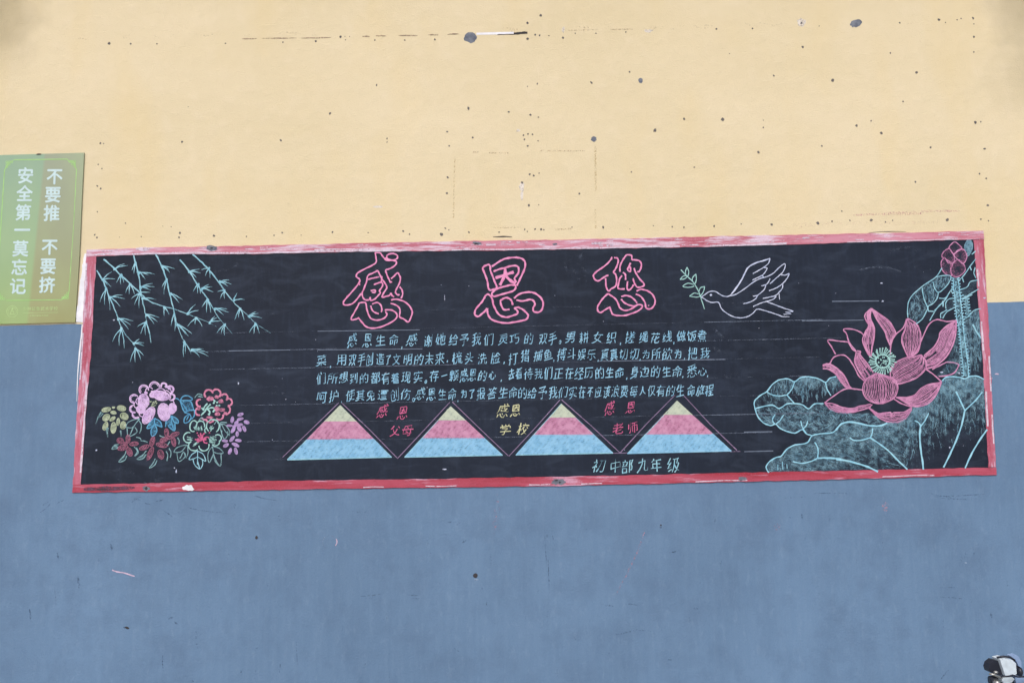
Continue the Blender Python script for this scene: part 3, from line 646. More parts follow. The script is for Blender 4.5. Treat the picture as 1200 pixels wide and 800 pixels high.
# --- big outlined title characters
d = Draw(); O = (400, 295, 8.42)
for P in ([(335,15),(342,60),(345,100),(310,130),(230,170),(160,210),(148,245),(175,265),(182,290),(150,340),(100,400),(50,455),(22,495),(25,520),(60,525),(110,510),(160,460),(195,410)],
          [(385,10),(340,8),(335,15)],
          [(360,185),(310,210),(262,235),(250,290),(225,360),(205,410),(215,455),(240,475),(275,472),(285,450),(292,480),(330,465),(365,430),(385,405),(375,385),(385,370),(408,330),(395,300),(345,315),(320,325)],
          [(360,185),(375,215),(400,265),(430,310),(450,350),(425,395),(400,445),(440,440),(475,430),(490,410),(500,430),(520,445)],
          [(265,272),(320,258),(375,248)], [(290,385),(330,378),(335,400),(300,400)], [(400,240),(395,300)],
          [(385,10),(405,40),(430,70),(450,85),(500,85),(540,95),(540,120),(510,150),(470,170),(437,180),(450,225),(470,270),(485,300),(500,295)],
          [(430,60),(460,75)], [(490,265),(520,240),(552,208),(572,230),(582,265),(570,320),(545,365),(535,400),(555,425),(575,420)], [(575,345),(598,375),(605,420),(590,460)],
          [(490,475),(540,468),(610,485),(660,520),(692,565),(700,600),(685,650),(660,692),(620,665),(575,640),(580,590),(572,555),(540,525),(485,508)],
          [(175,505),(210,498),(240,505),(250,560),(265,610),(290,655),(330,672),(370,672),(420,655),(450,620),(435,590)], [(430,575),(470,572),(510,580),(545,610),(545,650),(500,690),(420,730),(350,750),(290,752),(240,735),(200,690),(165,645)],
          [(175,505),(155,550),(120,610),(97,655),(110,672),(150,662),(165,655)], [(290,530),(300,565),(325,595),(370,612)], [(305,515),(350,500),(385,520),(400,560),(395,595)], [(180,310),(180,330)]):
    d.z(*O, P, 1.9)
d.ring(400 + 502 / 8.42, 295 + 50 / 8.42, 6.6, 3.9, 0, 1.9)
d.build('chalk_title_character', M['pinkt'], bb)
d = Draw(); O = (552, 300, 9.41)
for P in ([(125,135),(150,110),(190,95),(210,110),(215,160),(235,215),(260,280),(285,345),(250,365),(215,375),(190,350),(185,300),(165,230),(140,170),(125,135)],
          [(230,115),(290,75),(360,35),(440,18),(520,18),(575,38),(598,80),(590,140),(560,210),(530,275),(505,325)],
          [(250,170),(310,145),(370,130),(440,110),(500,108),(525,135),(520,190),(480,245),(500,290)],
          [(240,395),(290,360),(370,335),(440,318),(490,325),(485,365),(450,390),(380,410),(310,430),(250,445),(228,420),(240,393)],
          [(160,435),(185,420),(215,440),(235,480),(245,530),(265,580),(300,635),(345,665),(400,672),(460,655),(510,635),(510,600),(480,575),(520,565),(570,590),(615,630),(630,660),(605,700),(540,715),(460,730),(380,738),(300,725),(230,700),(195,660),(180,610),(182,575)],
          [(175,575),(150,610),(115,640),(80,665),(45,650),(45,600),(80,550),(120,505),(145,465),(160,435)],
          [(345,475),(325,495),(335,545),(365,590),(425,587)], [(345,472),(390,458),(430,475),(450,500),(460,540)],
          [(475,465),(530,420),(600,400),(670,400),(730,425),(780,475),(795,530),(780,590),(740,620),(690,608),(685,570),(705,530),(685,490),(640,480),(570,495),(500,485)]):
    d.z(*O, P, 2.3)
for P in ([(270,240),(340,220),(400,200),(470,175)], [(375,140),(375,200),(350,260),(318,320)], [(385,220),(430,265),(490,305)], [(360,180),(400,190)]): d.z(*O, P, 3.6)
d.build('chalk_title_character', M['pinkt'], bb)
d = Draw(); O = (692, 295, 10)
for P in ([(250,60),(240,90),(200,135),(140,185),(80,225),(40,265),(35,295),(60,330),(95,340),(140,310),(180,285),(210,275)],
          [(275,68),(315,75),(325,110),(310,165),(290,205),(270,240),(295,265),(305,310),(305,365),(290,405),(240,435),(215,460),(190,430),(180,380),(178,310)],
          [(420,35),(390,80),(360,130),(345,180),(345,235)], [(420,35),(480,42),(485,90),(520,95),(570,105),(595,140),(590,195),(570,230),(550,235)],
          [(470,130),(450,170),(435,212),(470,230),(465,180),(450,165)], [(510,190),(530,245),(570,310),(630,380),(600,410),(550,415),(520,380),(505,340),(500,310)],
          [(380,240),(410,270),(410,330)], [(370,280),(345,310),(330,370),(320,420),(345,435),(400,435)], [(435,345),(430,390),(430,430),(450,450),(480,425),(505,385)],
          [(540,460),(590,440),(650,450),(710,485),(750,540),(755,600),(730,650),(690,670),(650,655),(640,600),(610,545),(570,510),(530,495)],
          [(205,490),(250,520),(295,555),(325,610),(345,655),(390,685),(450,680),(510,650),(550,620),(600,625),(605,650),(560,690),(490,720),(400,745),(310,745),(260,730),(240,690),(222,640)],
          [(220,650),(170,680),(120,710),(85,690),(85,640),(120,580),(160,530),(205,490)], [(360,525),(410,512),(460,522),(510,555),(545,600)], [(360,555),(390,590),(440,620),(500,635),(545,628)]):
    d.z(*O, P, 2.0)
d.blob(692 + 68, 295 + 63, .7, .7)
d.build('chalk_title_character', M['pinkt'], bb)

# --- dove with an olive twig
d = Draw(); O = (790, 295, 8.276)
for P in ([(262,440),(305,410),(345,385),(400,385),(440,410),(480,430),(530,430),(580,385),(640,300),(690,200)],
          [(930,65),(915,110),(870,150),(820,180),(762,213)], [(870,155),(902,160),(880,200),(850,230),(800,255),(760,275)], [(850,225),(865,245)],
          [(530,430),(600,410),(680,360),(760,300),(830,260),(900,240),(960,210),(1010,160),(1070,115),(1075,150),(1050,200),(990,255),(930,310)],
          [(1040,225),(1080,225),(1115,210),(1100,250),(1060,300),(1000,345),(920,378)], [(1055,310),(1050,350),(1020,390),(980,425),(920,440),(860,452)],
          [(930,260),(910,300),(885,320),(845,330)], [(890,325),(870,370),(810,420),(765,430)], [(810,425),(790,455),(740,485),(670,505)], [(990,430),(960,460),(880,485),(820,505),(765,530)],
          [(900,485),(970,510),(1050,540),(1155,577)], [(1050,628),(960,595),(880,570),(805,555),(770,590),(720,625),(650,640),(580,630),(510,595),(460,550),(430,490),(370,492),(320,475),(285,450),(262,440)]):
    d.z(*O, P, 1.15)
d.z(*O, [(1155,577),(1080,585),(1135,600),(1060,605),(1120,628),(1050,628)], 1.1, sm=False)
d.z(*O, [(560,405),(600,350),(640,295),(670,240),(690,200),(720,150),(790,110),(870,85),(930,65)], 1.7)
d.blob(790 + 357 / 8.276, 295 + 418 / 8.276, 1.4, 1.3)
dove = d.build('chalk_dove', M['whitec'], bb)
d = Draw()
for P in ([(65,175),(130,240),(190,300),(230,370),(255,430),(270,480),(295,555)], [(112,215),(110,190),(125,150)], [(125,150),(142,195),(132,240)], [(130,240),(95,265),(58,268)], [(58,268),(90,235),(128,232)],
          [(175,285),(180,250),(210,215)], [(210,215),(215,270),(200,318)], [(190,315),(130,305),(85,335),(150,345),(195,332)], [(240,385),(255,350),(295,335)], [(295,335),(285,385),(255,430)], [(240,410),(195,400),(150,430)], [(150,430),(210,440),(250,432)]):
    d.z(*O, P, 1.15)
d.build('olive_twig', M['greenl'], dove)

# --- hanging willow twigs
TW = [([(113,316.5),(120,327.5),(124,337),(129,350),(136,366),(142,383),(148,393),(157,403),(160,409)],
       [((120,327),[(131,318.5),(135,327),(130,336),(126,334)]),((124.3,338),[(117,354),(122.5,357),(129,363)]),((129,348),[(144,345.5),(146.5,350),(141,359)]),((138.5,373),[(156,376),(153,380.5),(151,386)]),((142,384),[(131.5,400.5),(139.5,405),(145.5,408)]),((157,402),[(163.5,397),(169,401.5),(169,405)]),((159,408),[(152.5,424),(158.5,424.5),(165.5,422.5),(168.5,416.5)])]),
      ([(121.5,304),(130,311),(140,321),(150,330),(161,340),(170,349),(180,355),(192,359),(205,362.5),(218,367),(229,371.5),(245,378),(254,382.5)],
       [((134,314.5),[(146,309),(150,311)]),((142,322),[(136.5,331),(141.5,333),(145,331)]),((152.5,333),[(147,343),(151.5,344.5),(158,345)]),((192.5,359.5),[(192.5,370),(198.5,369)]),((220,367),[(229,356.5),(233,363.5)]),((230,372),[(220,382),(228.5,380),(237,382.5)]),((246,377.5),[(252,370),(259,376),(254,372)])]),
      ([(156.5,299),(160,312),(163,325),(164.5,340),(167,352),(170,366),(171.5,375),(174,388),(177,401)],
       [((159,308),[(154.5,317),(157,321),(160.5,320)]),((163,319),[(182,321.5),(175,322.5),(170.5,327.5)]),((165,336),[(179,332),(181,336),(177,340)]),((164.5,343),[(176,342.5),(153.5,350),(157.5,357),(163,361)]),((167,349),[(183,351),(180,356)]),((171.5,368.5),[(187,372),(184.5,377),(180.5,379.5)]),((171,377),[(160.5,383),(165,391),(170.5,392.5),(177,401.5)])]),
      ([(182.5,298),(190,313),(195,328),(199,345),(203,360),(204.5,370),(208,382),(212,392),(216,400),(221,407),(227,411)],
       [((190.5,312),[(205,315),(199,319),(198,316)]),((195.5,327),[(189.5,337),(192,345),(196,336)]),((200,344),[(214,351),(210,355)]),((204,368),[(200.5,382),(205,388),(207,380)]),((208,380),[(225,391),(221,394),(218,392)]),((216,400),[(215,418),(217,414),(224,414.5)]),((225,409.5),[(239,409),(244,413),(244.5,417.5),(234,418)])]),
      ([(211,304),(221,317),(229,330),(236,340),(243,350),(249,360),(256,372),(263,380),(272,391)],
       [((222,318),[(234,315.5),(235,320),(230,325)]),((232.5,333),[(226,342),(231.5,343.5),(235,344)]),((237,338),[(245,333),(249,336),(250,342)]),((243.5,351),[(236.5,360),(242,366),(247,366)]),((252,361.5),[(266,362),(268,366),(262,369)]),((263.5,380),[(254,390),(263,393),(259,391)])]),
      ([(226,298),(237,308),(247,318),(255,329),(263,340),(273,353),(281,361),(291,370),(300,379),(317,390)],
       [((245,314),[(236,316),(240.5,323),(246,325.5)]),((258,329.5),[(268.5,328),(271,333),(267,335.5)]),((263,340),[(255,341.5),(258,350),(263,350)]),((274.5,351),[(278,343),(287,351)]),((281.5,361.5),[(275,375),(279.5,372),(286,375)]),((292,370),[(300,365),(303,367),(307,372.5)]),((299.5,379),[(292,390),(297.5,391),(304,390.5)])])]
for main, sprays in TW:
    d = Draw(); d.line(main, 1.8, 1.0, taper=1, jit=.35)
    for nd, tips in sprays:
        for tp in tips:
            mx, my = (nd[0] + tp[0]) / 2, (nd[1] + tp[1]) / 2; bx = (tp[0] - nd[0]) * .05; by = (tp[1] - nd[1]) * .05
            sgn = 1 if tp[0] > nd[0] else -1
            nd2 = (nd[0] + random.uniform(-.8, .8), nd[1] + random.uniform(-.8, .8)); d.line([nd2, (mx + by * sgn * .9, my - abs(bx) * .9), tp], 1.5, 1.1, taper=1, jit=.2)
        d.blob(nd[0], nd[1] + .6, 1.5, 1.9, 0, .8, 8, .3)
    d.build('chalk_willow_twig', M['cyan'], bb)

# --- flowers, lower left
X = (105, 440, 10)
def zp(O, u, v): return (O[0] + u / O[2], O[1] + v / O[2])
d = Draw()
for u, v_, r_, a0, a1 in ((520,270,50,80,330),(635,165,55,130,370),(760,130,58,170,370),(870,120,36,150,380),(945,160,42,200,450),(960,250,40,250,470),(965,380,52,-80,130),(515,390,45,60,270),(545,455,45,40,200)):
    x, y = zp(X, u, v_); d.ring(x, y, r_ / 10, r_ / 10, 0, 1.5, a0, a1); d.ring(x, y, r_ / 14, r_ / 14, 0, .9, a0 + 10, a1 - 20, .8)
for u, v_, rx, ry, ro in ((632,300,62,82,0),(842,235,92,52,8),(692,465,52,105,32),(872,425,68,98,-10),(600,395,50,45,0),(765,215,60,36,-20),(968,385,38,60,0)):
    x, y = zp(X, u, v_); d.blob(x, y, rx / 10, ry / 10, ro, .62, 18, .08); d.ring(x, y, rx / 10 * 1.05, ry / 10 * 1.05, ro, 1.2)
    for q in (.82, .6, .38): d.ring(x + random.uniform(-.5, .5), y + random.uniform(-.5, .5), rx / 10 * q, ry / 10 * q, ro, 1.0, random.uniform(0, 60), random.uniform(200, 330), .95)
for u, v_, r_, a0, a1 in ((590,300,46,90,280),(560,340,40,60,240),(700,180,44,170,330),(830,215,66,180,350),(880,240,70,-80,40),(660,400,52,40,150),(930,330,60,-60,80),(620,440,40,60,200),(900,200,60,-100,30)): x, y = zp(X, u, v_); d.ring(x, y, r_ / 10, r_ / 10, 0, 1.1, a0, a1)
for u, v_ in ((900,130),(935,150),(660,200),(740,190)): x, y = zp(X, u, v_); d.blob(x, y, 2.2, 1.6, 20, .7)
fl = d.build('chalk_peony', M['lilac'], bb)
d = Draw(hi=.003, lo=.0024)
for _ in range(26): x, y = zp(X, random.uniform(670, 790), random.uniform(290, 360)); d.blob(x, y, .8, .5, random.uniform(0, 180), 1, 7)
d.build('stamens', M['green'], fl)
d = Draw()
for u, v_, rx, ry, ro in ((195,398,60,28,-12),(280,432,36,20,10),(375,382,58,34,10),(405,475,55,42,30),(195,490,52,38,-40),(268,505,42,20,-35),(335,540,20,48,5),(393,580,36,50,10),(185,590,30,56,22),(280,610,35,72,5),(280,372,18,10,0)):
    x, y = zp(X, u, v_); d.blob(x, y, rx / 10 * .85, ry / 10 * .85, ro, .7, 14, .1); d.ring(x, y, rx / 10 * .9, ry / 10 * .9, ro, .9); d.ring(x, y, rx / 10 * .45, ry / 10 * .45, ro, .8, dens=.8)
fl = d.build('chalk_bud_cluster', M['green'], bb)
d = Draw()
for P, ww in (([(135,425),(100,490),(68,575)], 2.4), ([(160,440),(110,500)], 1.4), ([(212,610),(205,660),(215,722)], 3.6), ([(362,640),(368,680),(372,722)], 2.2)):
    d = Draw(); d.z(*X, P, ww, taper=1); d.build('leaf', M['dimb'], fl)
Y = (190, 440, 10)
d = Draw()
for u, v_, r_, a0, a1 in ((545,215,50,130,350),(635,210,50,190,410),(445,320,42,80,280),(430,420,42,70,250),(500,480,36,60,160),(560,500,46,20,170),(670,470,46,-20,140),(745,400,52,-60,90),(778,310,42,-100,100),(730,250,36,200,400)):
    x, y = zp(Y, u, v_); d.ring(x, y, r_ / 10, r_ / 10, 0, 2.3, a0, a1)
for u, v_, rx, ry in ((560,270,40,28),(640,250,26,20),(690,300,30,26),(760,270,16,20),(700,400,40,22),(650,450,34,24),(740,440,24,18),(560,490,40,18),(430,380,20,30),(640,390,40,30)):
    x, y = zp(Y, u, v_); d.blob(x, y, rx / 10, ry / 10, 0, .62, 10, .2)
fl = d.build('chalk_peony', M['rose2'], bb)
d = Draw(hi=.003, lo=.0024)
for P in ([(480,400),(500,360),(530,325)], [(500,410),(540,360),(570,335)], [(520,400),(570,375),(610,380)], [(510,410),(480,440),(455,465)], [(460,375),(475,390),(490,410)], [(540,400),(560,430),(545,465)]): d.z(*Y, P, 1.9)
for u, v_ in ((605,320),(615,300),(645,312),(640,350),(670,350),(600,420),(610,290),(545,450),(610,405)): x, y = zp(Y, u, v_); d.blob(x, y, 1.2, 1.0)
d.build('stamens', M['greenl'], fl)
Z4 = (190, 480, 10)
d = Draw()
for u, v_, rx, ry, ro, a0, a1 in ((368,190,44,64,10,60,330),(450,185,48,56,0,170,380),(595,190,76,78,0,130,420),(310,325,60,60,0,70,290),(375,420,66,58,0,50,240),(490,420,60,60,0,-20,180),(650,330,44,40,0,230,430),(620,375,52,46,0,-10,130),(520,240,20,30,0,100,260)):
    x, y = zp(Z4, u, v_); d.ring(x, y, rx / 10, ry / 10, ro, 1.5, a0, a1)
for u, v_ in ((370,200),(440,200),(590,200),(310,330),(380,410),(620,330),(590,370),(620,380)):
    for k in range(7):
        a = math.atan2(330 - v_, 470 - u) + random.uniform(-.3, .3); L = random.uniform(30, 55); x, y = u + random.uniform(-22, 22), v_ + random.uniform(-22, 22)
        d.z(*Z4, [(x, y), (x + L * math.cos(a), y + L * math.sin(a))], .8, sm=False, dens=.6)
fl = d.build('chalk_peony', M['greenl'], bb)
d = Draw(hi=.003, lo=.0024)
for P in ([(470,350),(440,320),(420,290)], [(470,350),(475,300),(500,270)], [(470,350),(520,320),(550,325)], [(470,350),(430,370),(405,375)], [(465,350),(400,350),(390,340)], [(480,355),(500,385),(530,390)], [(470,340),(450,290),(455,270)], [(480,350),(520,350)]): d.z(*Z4, P, 1.7)
for _ in range(8): x, y = zp(Z4, random.uniform(410, 560), random.uniform(260, 380)); d.blob(x, y, .9, .8)
d.build('stamens', M['rosew'], fl)
d = Draw()
for u, v_, rx, ry, ro in ((918,55,42,20,-20),(915,108,44,18,-15),(822,115,20,42,10),(870,150,30,20,-40),(905,175,48,18,-5),(990,145,38,22,20),(790,185,40,12,0),(832,235,20,46,30),(905,222,24,40,-30),(962,220,20,42,-25),(880,282,20,34,0),(850,190,30,16,-30)):
    x, y = zp(Z4, u, v_); d.blob(x, y, rx / 10 * .92, ry / 10 * .92, ro, .75, 12, .14); d.ring(x, y, rx / 10 * .85, ry / 10 * .85, ro, .8)
d.build('chalk_small_flower', M['purple'], bb)
d = Draw()
for u, v_, rx, ry, ro in ((820,340,46,20,-50),(893,358,42,19,5),(735,362,40,16,5),(748,415,38,22,-30),(860,410,52,20,25),(795,485,20,44,22),(865,482,20,46,-15)):
    x, y = zp(Z4, u, v_); d.blob(x, y, rx / 10 * .92, ry / 10 * .92, ro, .75, 12, .14); d.ring(x, y, rx / 10 * .85, ry / 10 * .85, ro, .8)
d.build('chalk_small_flower', M['purple'], bb)
V3 = (105, 480, 10)
for L in (((360,362,42,36,30),(450,342,26,52,0),(520,398,52,24,-8),(390,442,64,32,-15),(465,490,32,58,-25),(420,400,24,24,0)),
          ((735,372,28,62,15),(640,440,62,26,-22),(712,510,28,84,22),(845,412,70,28,10),(835,522,36,58,-15)),
          ((903,270,26,52,-8),(998,288,58,24,-22),(870,350,50,26,-20),(985,375,26,56,-10),(930,325,30,20,0))):
    d = Draw()
    for u, v_, rx, ry, ro in L:
        x, y = zp(V3, u, v_); d.blob(x, y, rx / 10, ry / 10, ro, .6, 14, .2); d.ring(x, y, rx / 10.5, ry / 10.5, ro, .9, dens=1.1); d.ring(x, y, rx / 20, ry / 17, ro, .7, dens=.8)
    d.build('chalk_small_flower', M['dullred'], bb)
# leaves of the bouquet
for P in ([(340,405),(290,415),(262,460),(310,455),(345,430)], [(430,475),(410,530),(340,610),(410,590),(435,540)], [(520,430),(560,480),(530,540),(570,500),(550,440)], [(665,480),(620,530),(555,575),(620,575),(665,520)], [(770,570),(740,630),(700,680),(760,650),(790,590)], [(1030,325),(1050,360),(1045,405)], [(930,450),(955,500),(945,560)], [(895,480),(915,530),(905,600)], [(600,360),(640,365),(680,380)], [(820,300),(850,315),(880,320)], [(940,370),(910,420)], [(545,320),(590,330),(600,350)]):
    d = Draw(); d.z(*V3, P, 1.2); d.build('chalk_leaf', M['dimb'], bb)
d = Draw(); d.blob(105 + 30, 480 + 43.5, 3, 1.6, -20, .6); d.blob(105 + 39, 480 + 56, 1.4, 4, 35, .5); d.blob(105 + 62, 480 + 55, 4, 1.6, -40, .5)
d.build('chalk_leaf_rubbing', M['dimb'], bb, 'stuff')
def leafset(O, lines, mat, w=1.1, fills=()):
    d = Draw()
    for P in fills: d.fill([zp(O, *p) for p in P], .42, 1.2)
    for P in lines: d.z(*O, P, w)
    d.build('chalk_leaf', M[mat], bb)
leafset(X, ([(425,595),(440,560),(470,535),(540,510),(590,505)], [(425,605),(490,610),(520,590)], [(575,520),(605,570),(602,630),(585,675)], [(585,505),(520,590),(470,700)], [(440,620),(445,690),(470,712),(555,660),(530,600)]), 'dimb')
leafset(X, ([(765,500),(715,540),(670,615),(720,605),(765,560)], [(765,500),(765,560),(850,605)], [(765,500),(830,540),(850,605)], [(765,570),(720,640),(735,710),(790,650),(765,570)]), 'bluel', 1.4, ([(765,510),(700,560),(680,610),(730,600),(735,700),(785,650),(780,590),(845,600),(830,545)],))
leafset(X, ([(960,470),(900,530),(890,600)], [(960,470),(1030,510),(1038,555),(990,540),(960,470)], [(960,480),(965,560),(990,640)], [(960,570),(925,590),(995,645),(1000,560)]), 'bluel', 1.4, ([(960,480),(905,540),(900,590),(930,590),(990,640),(1000,560),(1035,550),(1025,510)],))
leafset(Y, ([(150,265),(180,270),(210,290),(240,245),(300,235),(350,265),(345,285),(290,290),(215,290)], [(210,290),(235,370),(265,435)], [(215,300),(270,370),(300,420)], [(290,290),(340,310),(370,400)], [(265,430),(330,405),(395,405)], [(320,450),(265,490),(260,550),(310,540),(340,490),(320,450)], [(310,470),(285,520)], [(380,410),(375,470),(345,510)], [(265,435),(330,450)]), 'bluel', 1.4, ([(215,295),(235,370),(270,430),(365,398),(340,310),(290,292)],))
leafset(Z4, ([(135,495),(160,455),(200,430),(280,412),(305,430)], [(135,497),(220,490),(285,420)], [(175,500),(180,560),(200,605),(260,560),(272,520),(238,485)], [(205,570),(225,540),(240,500)], [(300,420),(303,500),(290,545)], [(250,490),(285,565)]), 'dimb')
leafset(Z4, ([(415,480),(350,520),(315,580),(360,575),(415,550)], [(415,480),(415,640)], [(415,480),(480,520),(512,600),(470,580),(415,550)], [(360,575),(380,640),(440,692),(475,640),(470,580)], [(415,600),(440,690)]), 'cyan')
leafset(Z4, ([(590,430),(545,490),(535,560),(555,615),(600,520)], [(600,430),(670,450),(715,505),(650,510),(600,490)], [(590,430),(605,520),(640,610),(680,660)], [(605,520),(620,600),(680,660),(692,600),(690,515)]), 'dimb')
leafset(Y, ([(680,555),(688,640),(720,740)], [(690,560),(750,585),(795,665),(770,690)], [(690,560),(740,650),(790,700)], [(700,640),(700,690),(730,740),(765,700),(770,650)], [(690,545),(680,555)]), 'dimb')
for P_ in ([(690,545),(760,550)], [(380,260),(420,215),(470,225),(420,245),(480,250)], [(430,520),(470,490),(490,560)], [(610,570),(650,520),(650,560)]): leafset(Y, (P_,), 'dimb')

# --- text
LINES = [
 [(365,380,5,[(240,95,'感'),(330,95,'恩'),(405,92,'生'),(483,90,'命'),(535,122,','),(590,92,'感'),(685,95,'谢'),(757,88,'她'),(832,90,'给'),(895,88,'予'),(967,85,'我'),(1040,88,'们'),(1125,85,'灵'),(1190,83,'巧')]),
  (600,380,4.8,[(95,80,'的'),(175,80,'双'),(228,78,'手'),(270,98,'。'),(330,70,'男'),(405,75,'耕'),(483,72,'女'),(560,75,'织'),(615,98,','),(665,72,'搓'),(740,72,'绳'),(805,75,'花'),(873,70,'线'),(915,92,','),(953,65,'做'),(1013,65,'饭'),(1070,65,'煮')])],
 [(365,380,5,[(60,210,'菜'),(118,238,','),(178,205,'用'),(240,208,'双'),(292,205,'手'),(340,205,'创'),(402,202,'造'),(450,205,'了'),(497,205,'文'),(565,205,'明'),(630,205,'的'),(690,202,'未'),(752,200,'来'),(802,205,';'),(855,195,'梳'),(925,195,'头'),(1000,200,'洗'),(1080,195,'脸'),(1135,215,','),(1182,200,'打')]),
  (600,380,4.8,[(75,175,'猎'),(147,175,'捕'),(202,170,'鱼'),(238,192,','),(280,168,'搏'),(335,165,'斗'),(393,168,'娱'),(448,168,'乐'),(490,188,','),(522,170,'真'),(573,168,'真'),(628,165,'切'),(688,165,'切'),(725,188,','),(755,168,'为'),(812,165,'所'),(873,165,'欲'),(935,165,'为'),(975,182,','),(1015,162,'把'),(1085,160,'我')])],
 [(365,380,5,[(58,315,'们'),(125,315,'所'),(188,310,'想'),(247,315,'到'),(308,315,'的'),(375,312,'都'),(435,315,'有'),(492,315,'着'),(555,308,'现'),(625,305,'实'),(670,332,'。'),(720,300,'存'),(778,300,'一'),(835,300,'颗'),(893,300,'感'),(945,298,'恩'),(1003,300,'的'),(1060,295,'心'),(1118,318,','),(1172,290,'去')]),
  (600,380,4.8,[(40,275,'看'),(93,275,'待'),(150,275,'我'),(205,272,'们'),(263,275,'正'),(322,272,'在'),(378,275,'经'),(433,270,'历'),(493,272,'的'),(550,270,'生'),(605,270,'命'),(650,292,','),(690,268,'身'),(745,265,'边'),(808,265,'的'),(870,265,'生'),(930,265,'命'),(965,285,','),(1012,262,'悉'),(1072,262,'心'),(1105,280,',')])],
 [(365,380,5,[(60,425,'呵'),(132,420,'护'),(182,442,','),(228,415,'使'),(288,415,'其'),(348,415,'免'),(418,412,'遭'),(488,412,'创'),(553,410,'伤'),(598,440,'。'),(637,408,'感'),(705,410,'恩'),(768,410,'生'),(825,408,'命'),(862,435,','),(893,405,'为'),(940,405,'了'),(993,405,'报'),(1058,402,'答'),(1125,400,'生'),(1182,398,'命')]),
  (600,380,4.8,[(60,385,'的'),(113,385,'给'),(172,382,'予'),(232,382,'我'),(288,380,'们'),(343,380,'实'),(395,378,'在'),(440,378,'不'),(485,378,'应'),(533,378,'该'),(583,375,'浪'),(632,375,'费'),(685,375,'每'),(735,372,'人'),(785,372,'仅'),(838,372,'有'),(893,372,'的'),(948,370,'生'),(1008,370,'命'),(1060,370,'旅'),(1110,370,'程')])]]
CAP = [('pinkc', [(330,460,4.44,[(525,97,'感'),(632,105,'恩'),(590,197,'父'),(655,195,'母')])]),
       ('yellc', [(590,460,4.285,[(-3,92,'感'),(62,90,'恩'),(8,185,'学'),(98,182,'校')])]),
       ('pinkc', [(590,460,4.285,[(535,78,'感'),(640,75,'恩'),(575,180,'老'),(650,175,'师')])]),
       ('cyanc', [(590,460,4.285,[(480,365,'初'),(563,368,'中'),(622,368,'部'),(700,365,'九'),(767,362,'年'),(855,362,'级')])])]
allc = ''.join(ch for L in LINES for s_ in L for _, _, ch in s_[3]) + ''.join(ch for _, L in CAP for s_ in L for _, _, ch in s_[3])
load_glyphs(allc)
for L in LINES:
    cs = [(ox + u / sc, oy + v_ / sc, ch) for ox, oy, sc, c2 in L for u, v_, ch in c2]
    for i, (x, y, ch) in enumerate(cs):
        gaps = [abs(cs[j][0] - x) for j in (i - 1, i + 1) if 0 <= j < len(cs) and cs[j][2] not in ',。;']
        wd = min(13.4, (min(gaps) if gaps else 13) * 1.02)
        d = Draw(hi=0.003); write(d, ch, x, y, 15.2 if ch not in '人不一了心为' else 12.5, max(.58, min(.82, wd / 15.6)), 1.12)
        d.build('chalk_punctuation' if ch in ',。;' else 'chalk_character', M['text'], bb)
for key, L in CAP:
    for ox, oy, sc, cs in L:
        for u, v_, ch in cs:
            d = Draw(hi=0.003); write(d, ch, ox + u / sc, oy + v_ / sc, 18.0 if key == 'cyanc' else 15.5, 0.88, 1.4 if key == 'cyanc' else 1.2)
            d.build('chalk_caption_character', {'pinkc': M['rosew'], 'yellc': M['yel'], 'cyanc': M['cyan']}[key], bb)

# --- four banded triangles
def LZ(u, v): return (330 + u / 4.44, 460 + v / 4.44)
def RZ(u, v): return (590 + u / 4.285, 460 + v / 4.285)
TRI = [(LZ(305, 66), LZ(30, 348), LZ(572, 335), 494.0, 514.7), (LZ(880, 72), LZ(640, 335), LZ(1150, 325), 492.3, 513.3),
       (RZ(290, 56), RZ(62, 312), RZ(550, 302), 489.0, 509.8), (RZ(872, 42), RZ(622, 305), RZ(1145, 292), 486.3, 508.3)]
for ap, bl, br, y1, y2 in TRI:
    root = Draw(); root.line([ap, bl], .9, .8, sm=False); root.line([ap, br], .9, .8, sm=False); root.line([bl, br], 1.2, 1, sm=False)
    ro = root.build('chalk_triangle', M['cyan'], bb)
    def xy(y, e): 
        t_ = (y - ap[1]) / (e[1] - ap[1]); return (ap[0] + (e[0] - ap[0]) * t_, y)
    bands = (('cream_band', 'tw', [ap, xy(y1, br), xy(y1, bl)]), ('pink_band', 'tp', [xy(y1, bl), xy(y1, br), xy(y2 - .4, br), xy(y2, bl)]), ('blue_band', 'tb', [xy(y2, bl), xy(y2 - .4, br), br, bl]))
    for nm, mt, poly in bands:
        q = Draw()
        q.fill(poly, .5, 1.0, fn=lambda x, y: .74 + .16 * math.sin(x * .9 + y * 1.7) * math.sin(y * .8 - x * .3))
        q.scribble(poly, {'tw': 60, 'tp': 200, 'tb': 420}[mt], 8, lambda x, y: -25 if mt != 'tw' else -45, .8, .85, 20)
        for i in range(len(poly)): q.line([poly[i], poly[(i + 1) % len(poly)]], .9, .9, sm=False)
        q.build(nm, M[mt], ro)
d = Draw()
for P in ([LZ(5, 335), LZ(150, 195), LZ(298, 52)], [LZ(312, 52), LZ(460, 195), LZ(605, 342)], [LZ(605, 340), LZ(740, 195), LZ(876, 48)], [LZ(888, 48), LZ(1030, 185), LZ(1180, 328)],
          [RZ(28, 318), RZ(160, 175), RZ(284, 36)], [RZ(292, 36), RZ(440, 165), RZ(588, 304)], [RZ(585, 302), RZ(720, 155), RZ(862, 12)], [RZ(905, 14), RZ(1040, 160), RZ(1172, 288)]): d.line(P, 1.0, 1.1, sm=False)
d.line([LZ(-5, 340), LZ(30, 348)], .8, .4, sm=False); d.line([RZ(540, 303), RZ(640, 301)], .8, .8, sm=False); d.line([RZ(1140, 296), RZ(1190, 293)], .8, .8, sm=False)
d.build('chalk_zigzag_lines', M['tline'], bb)

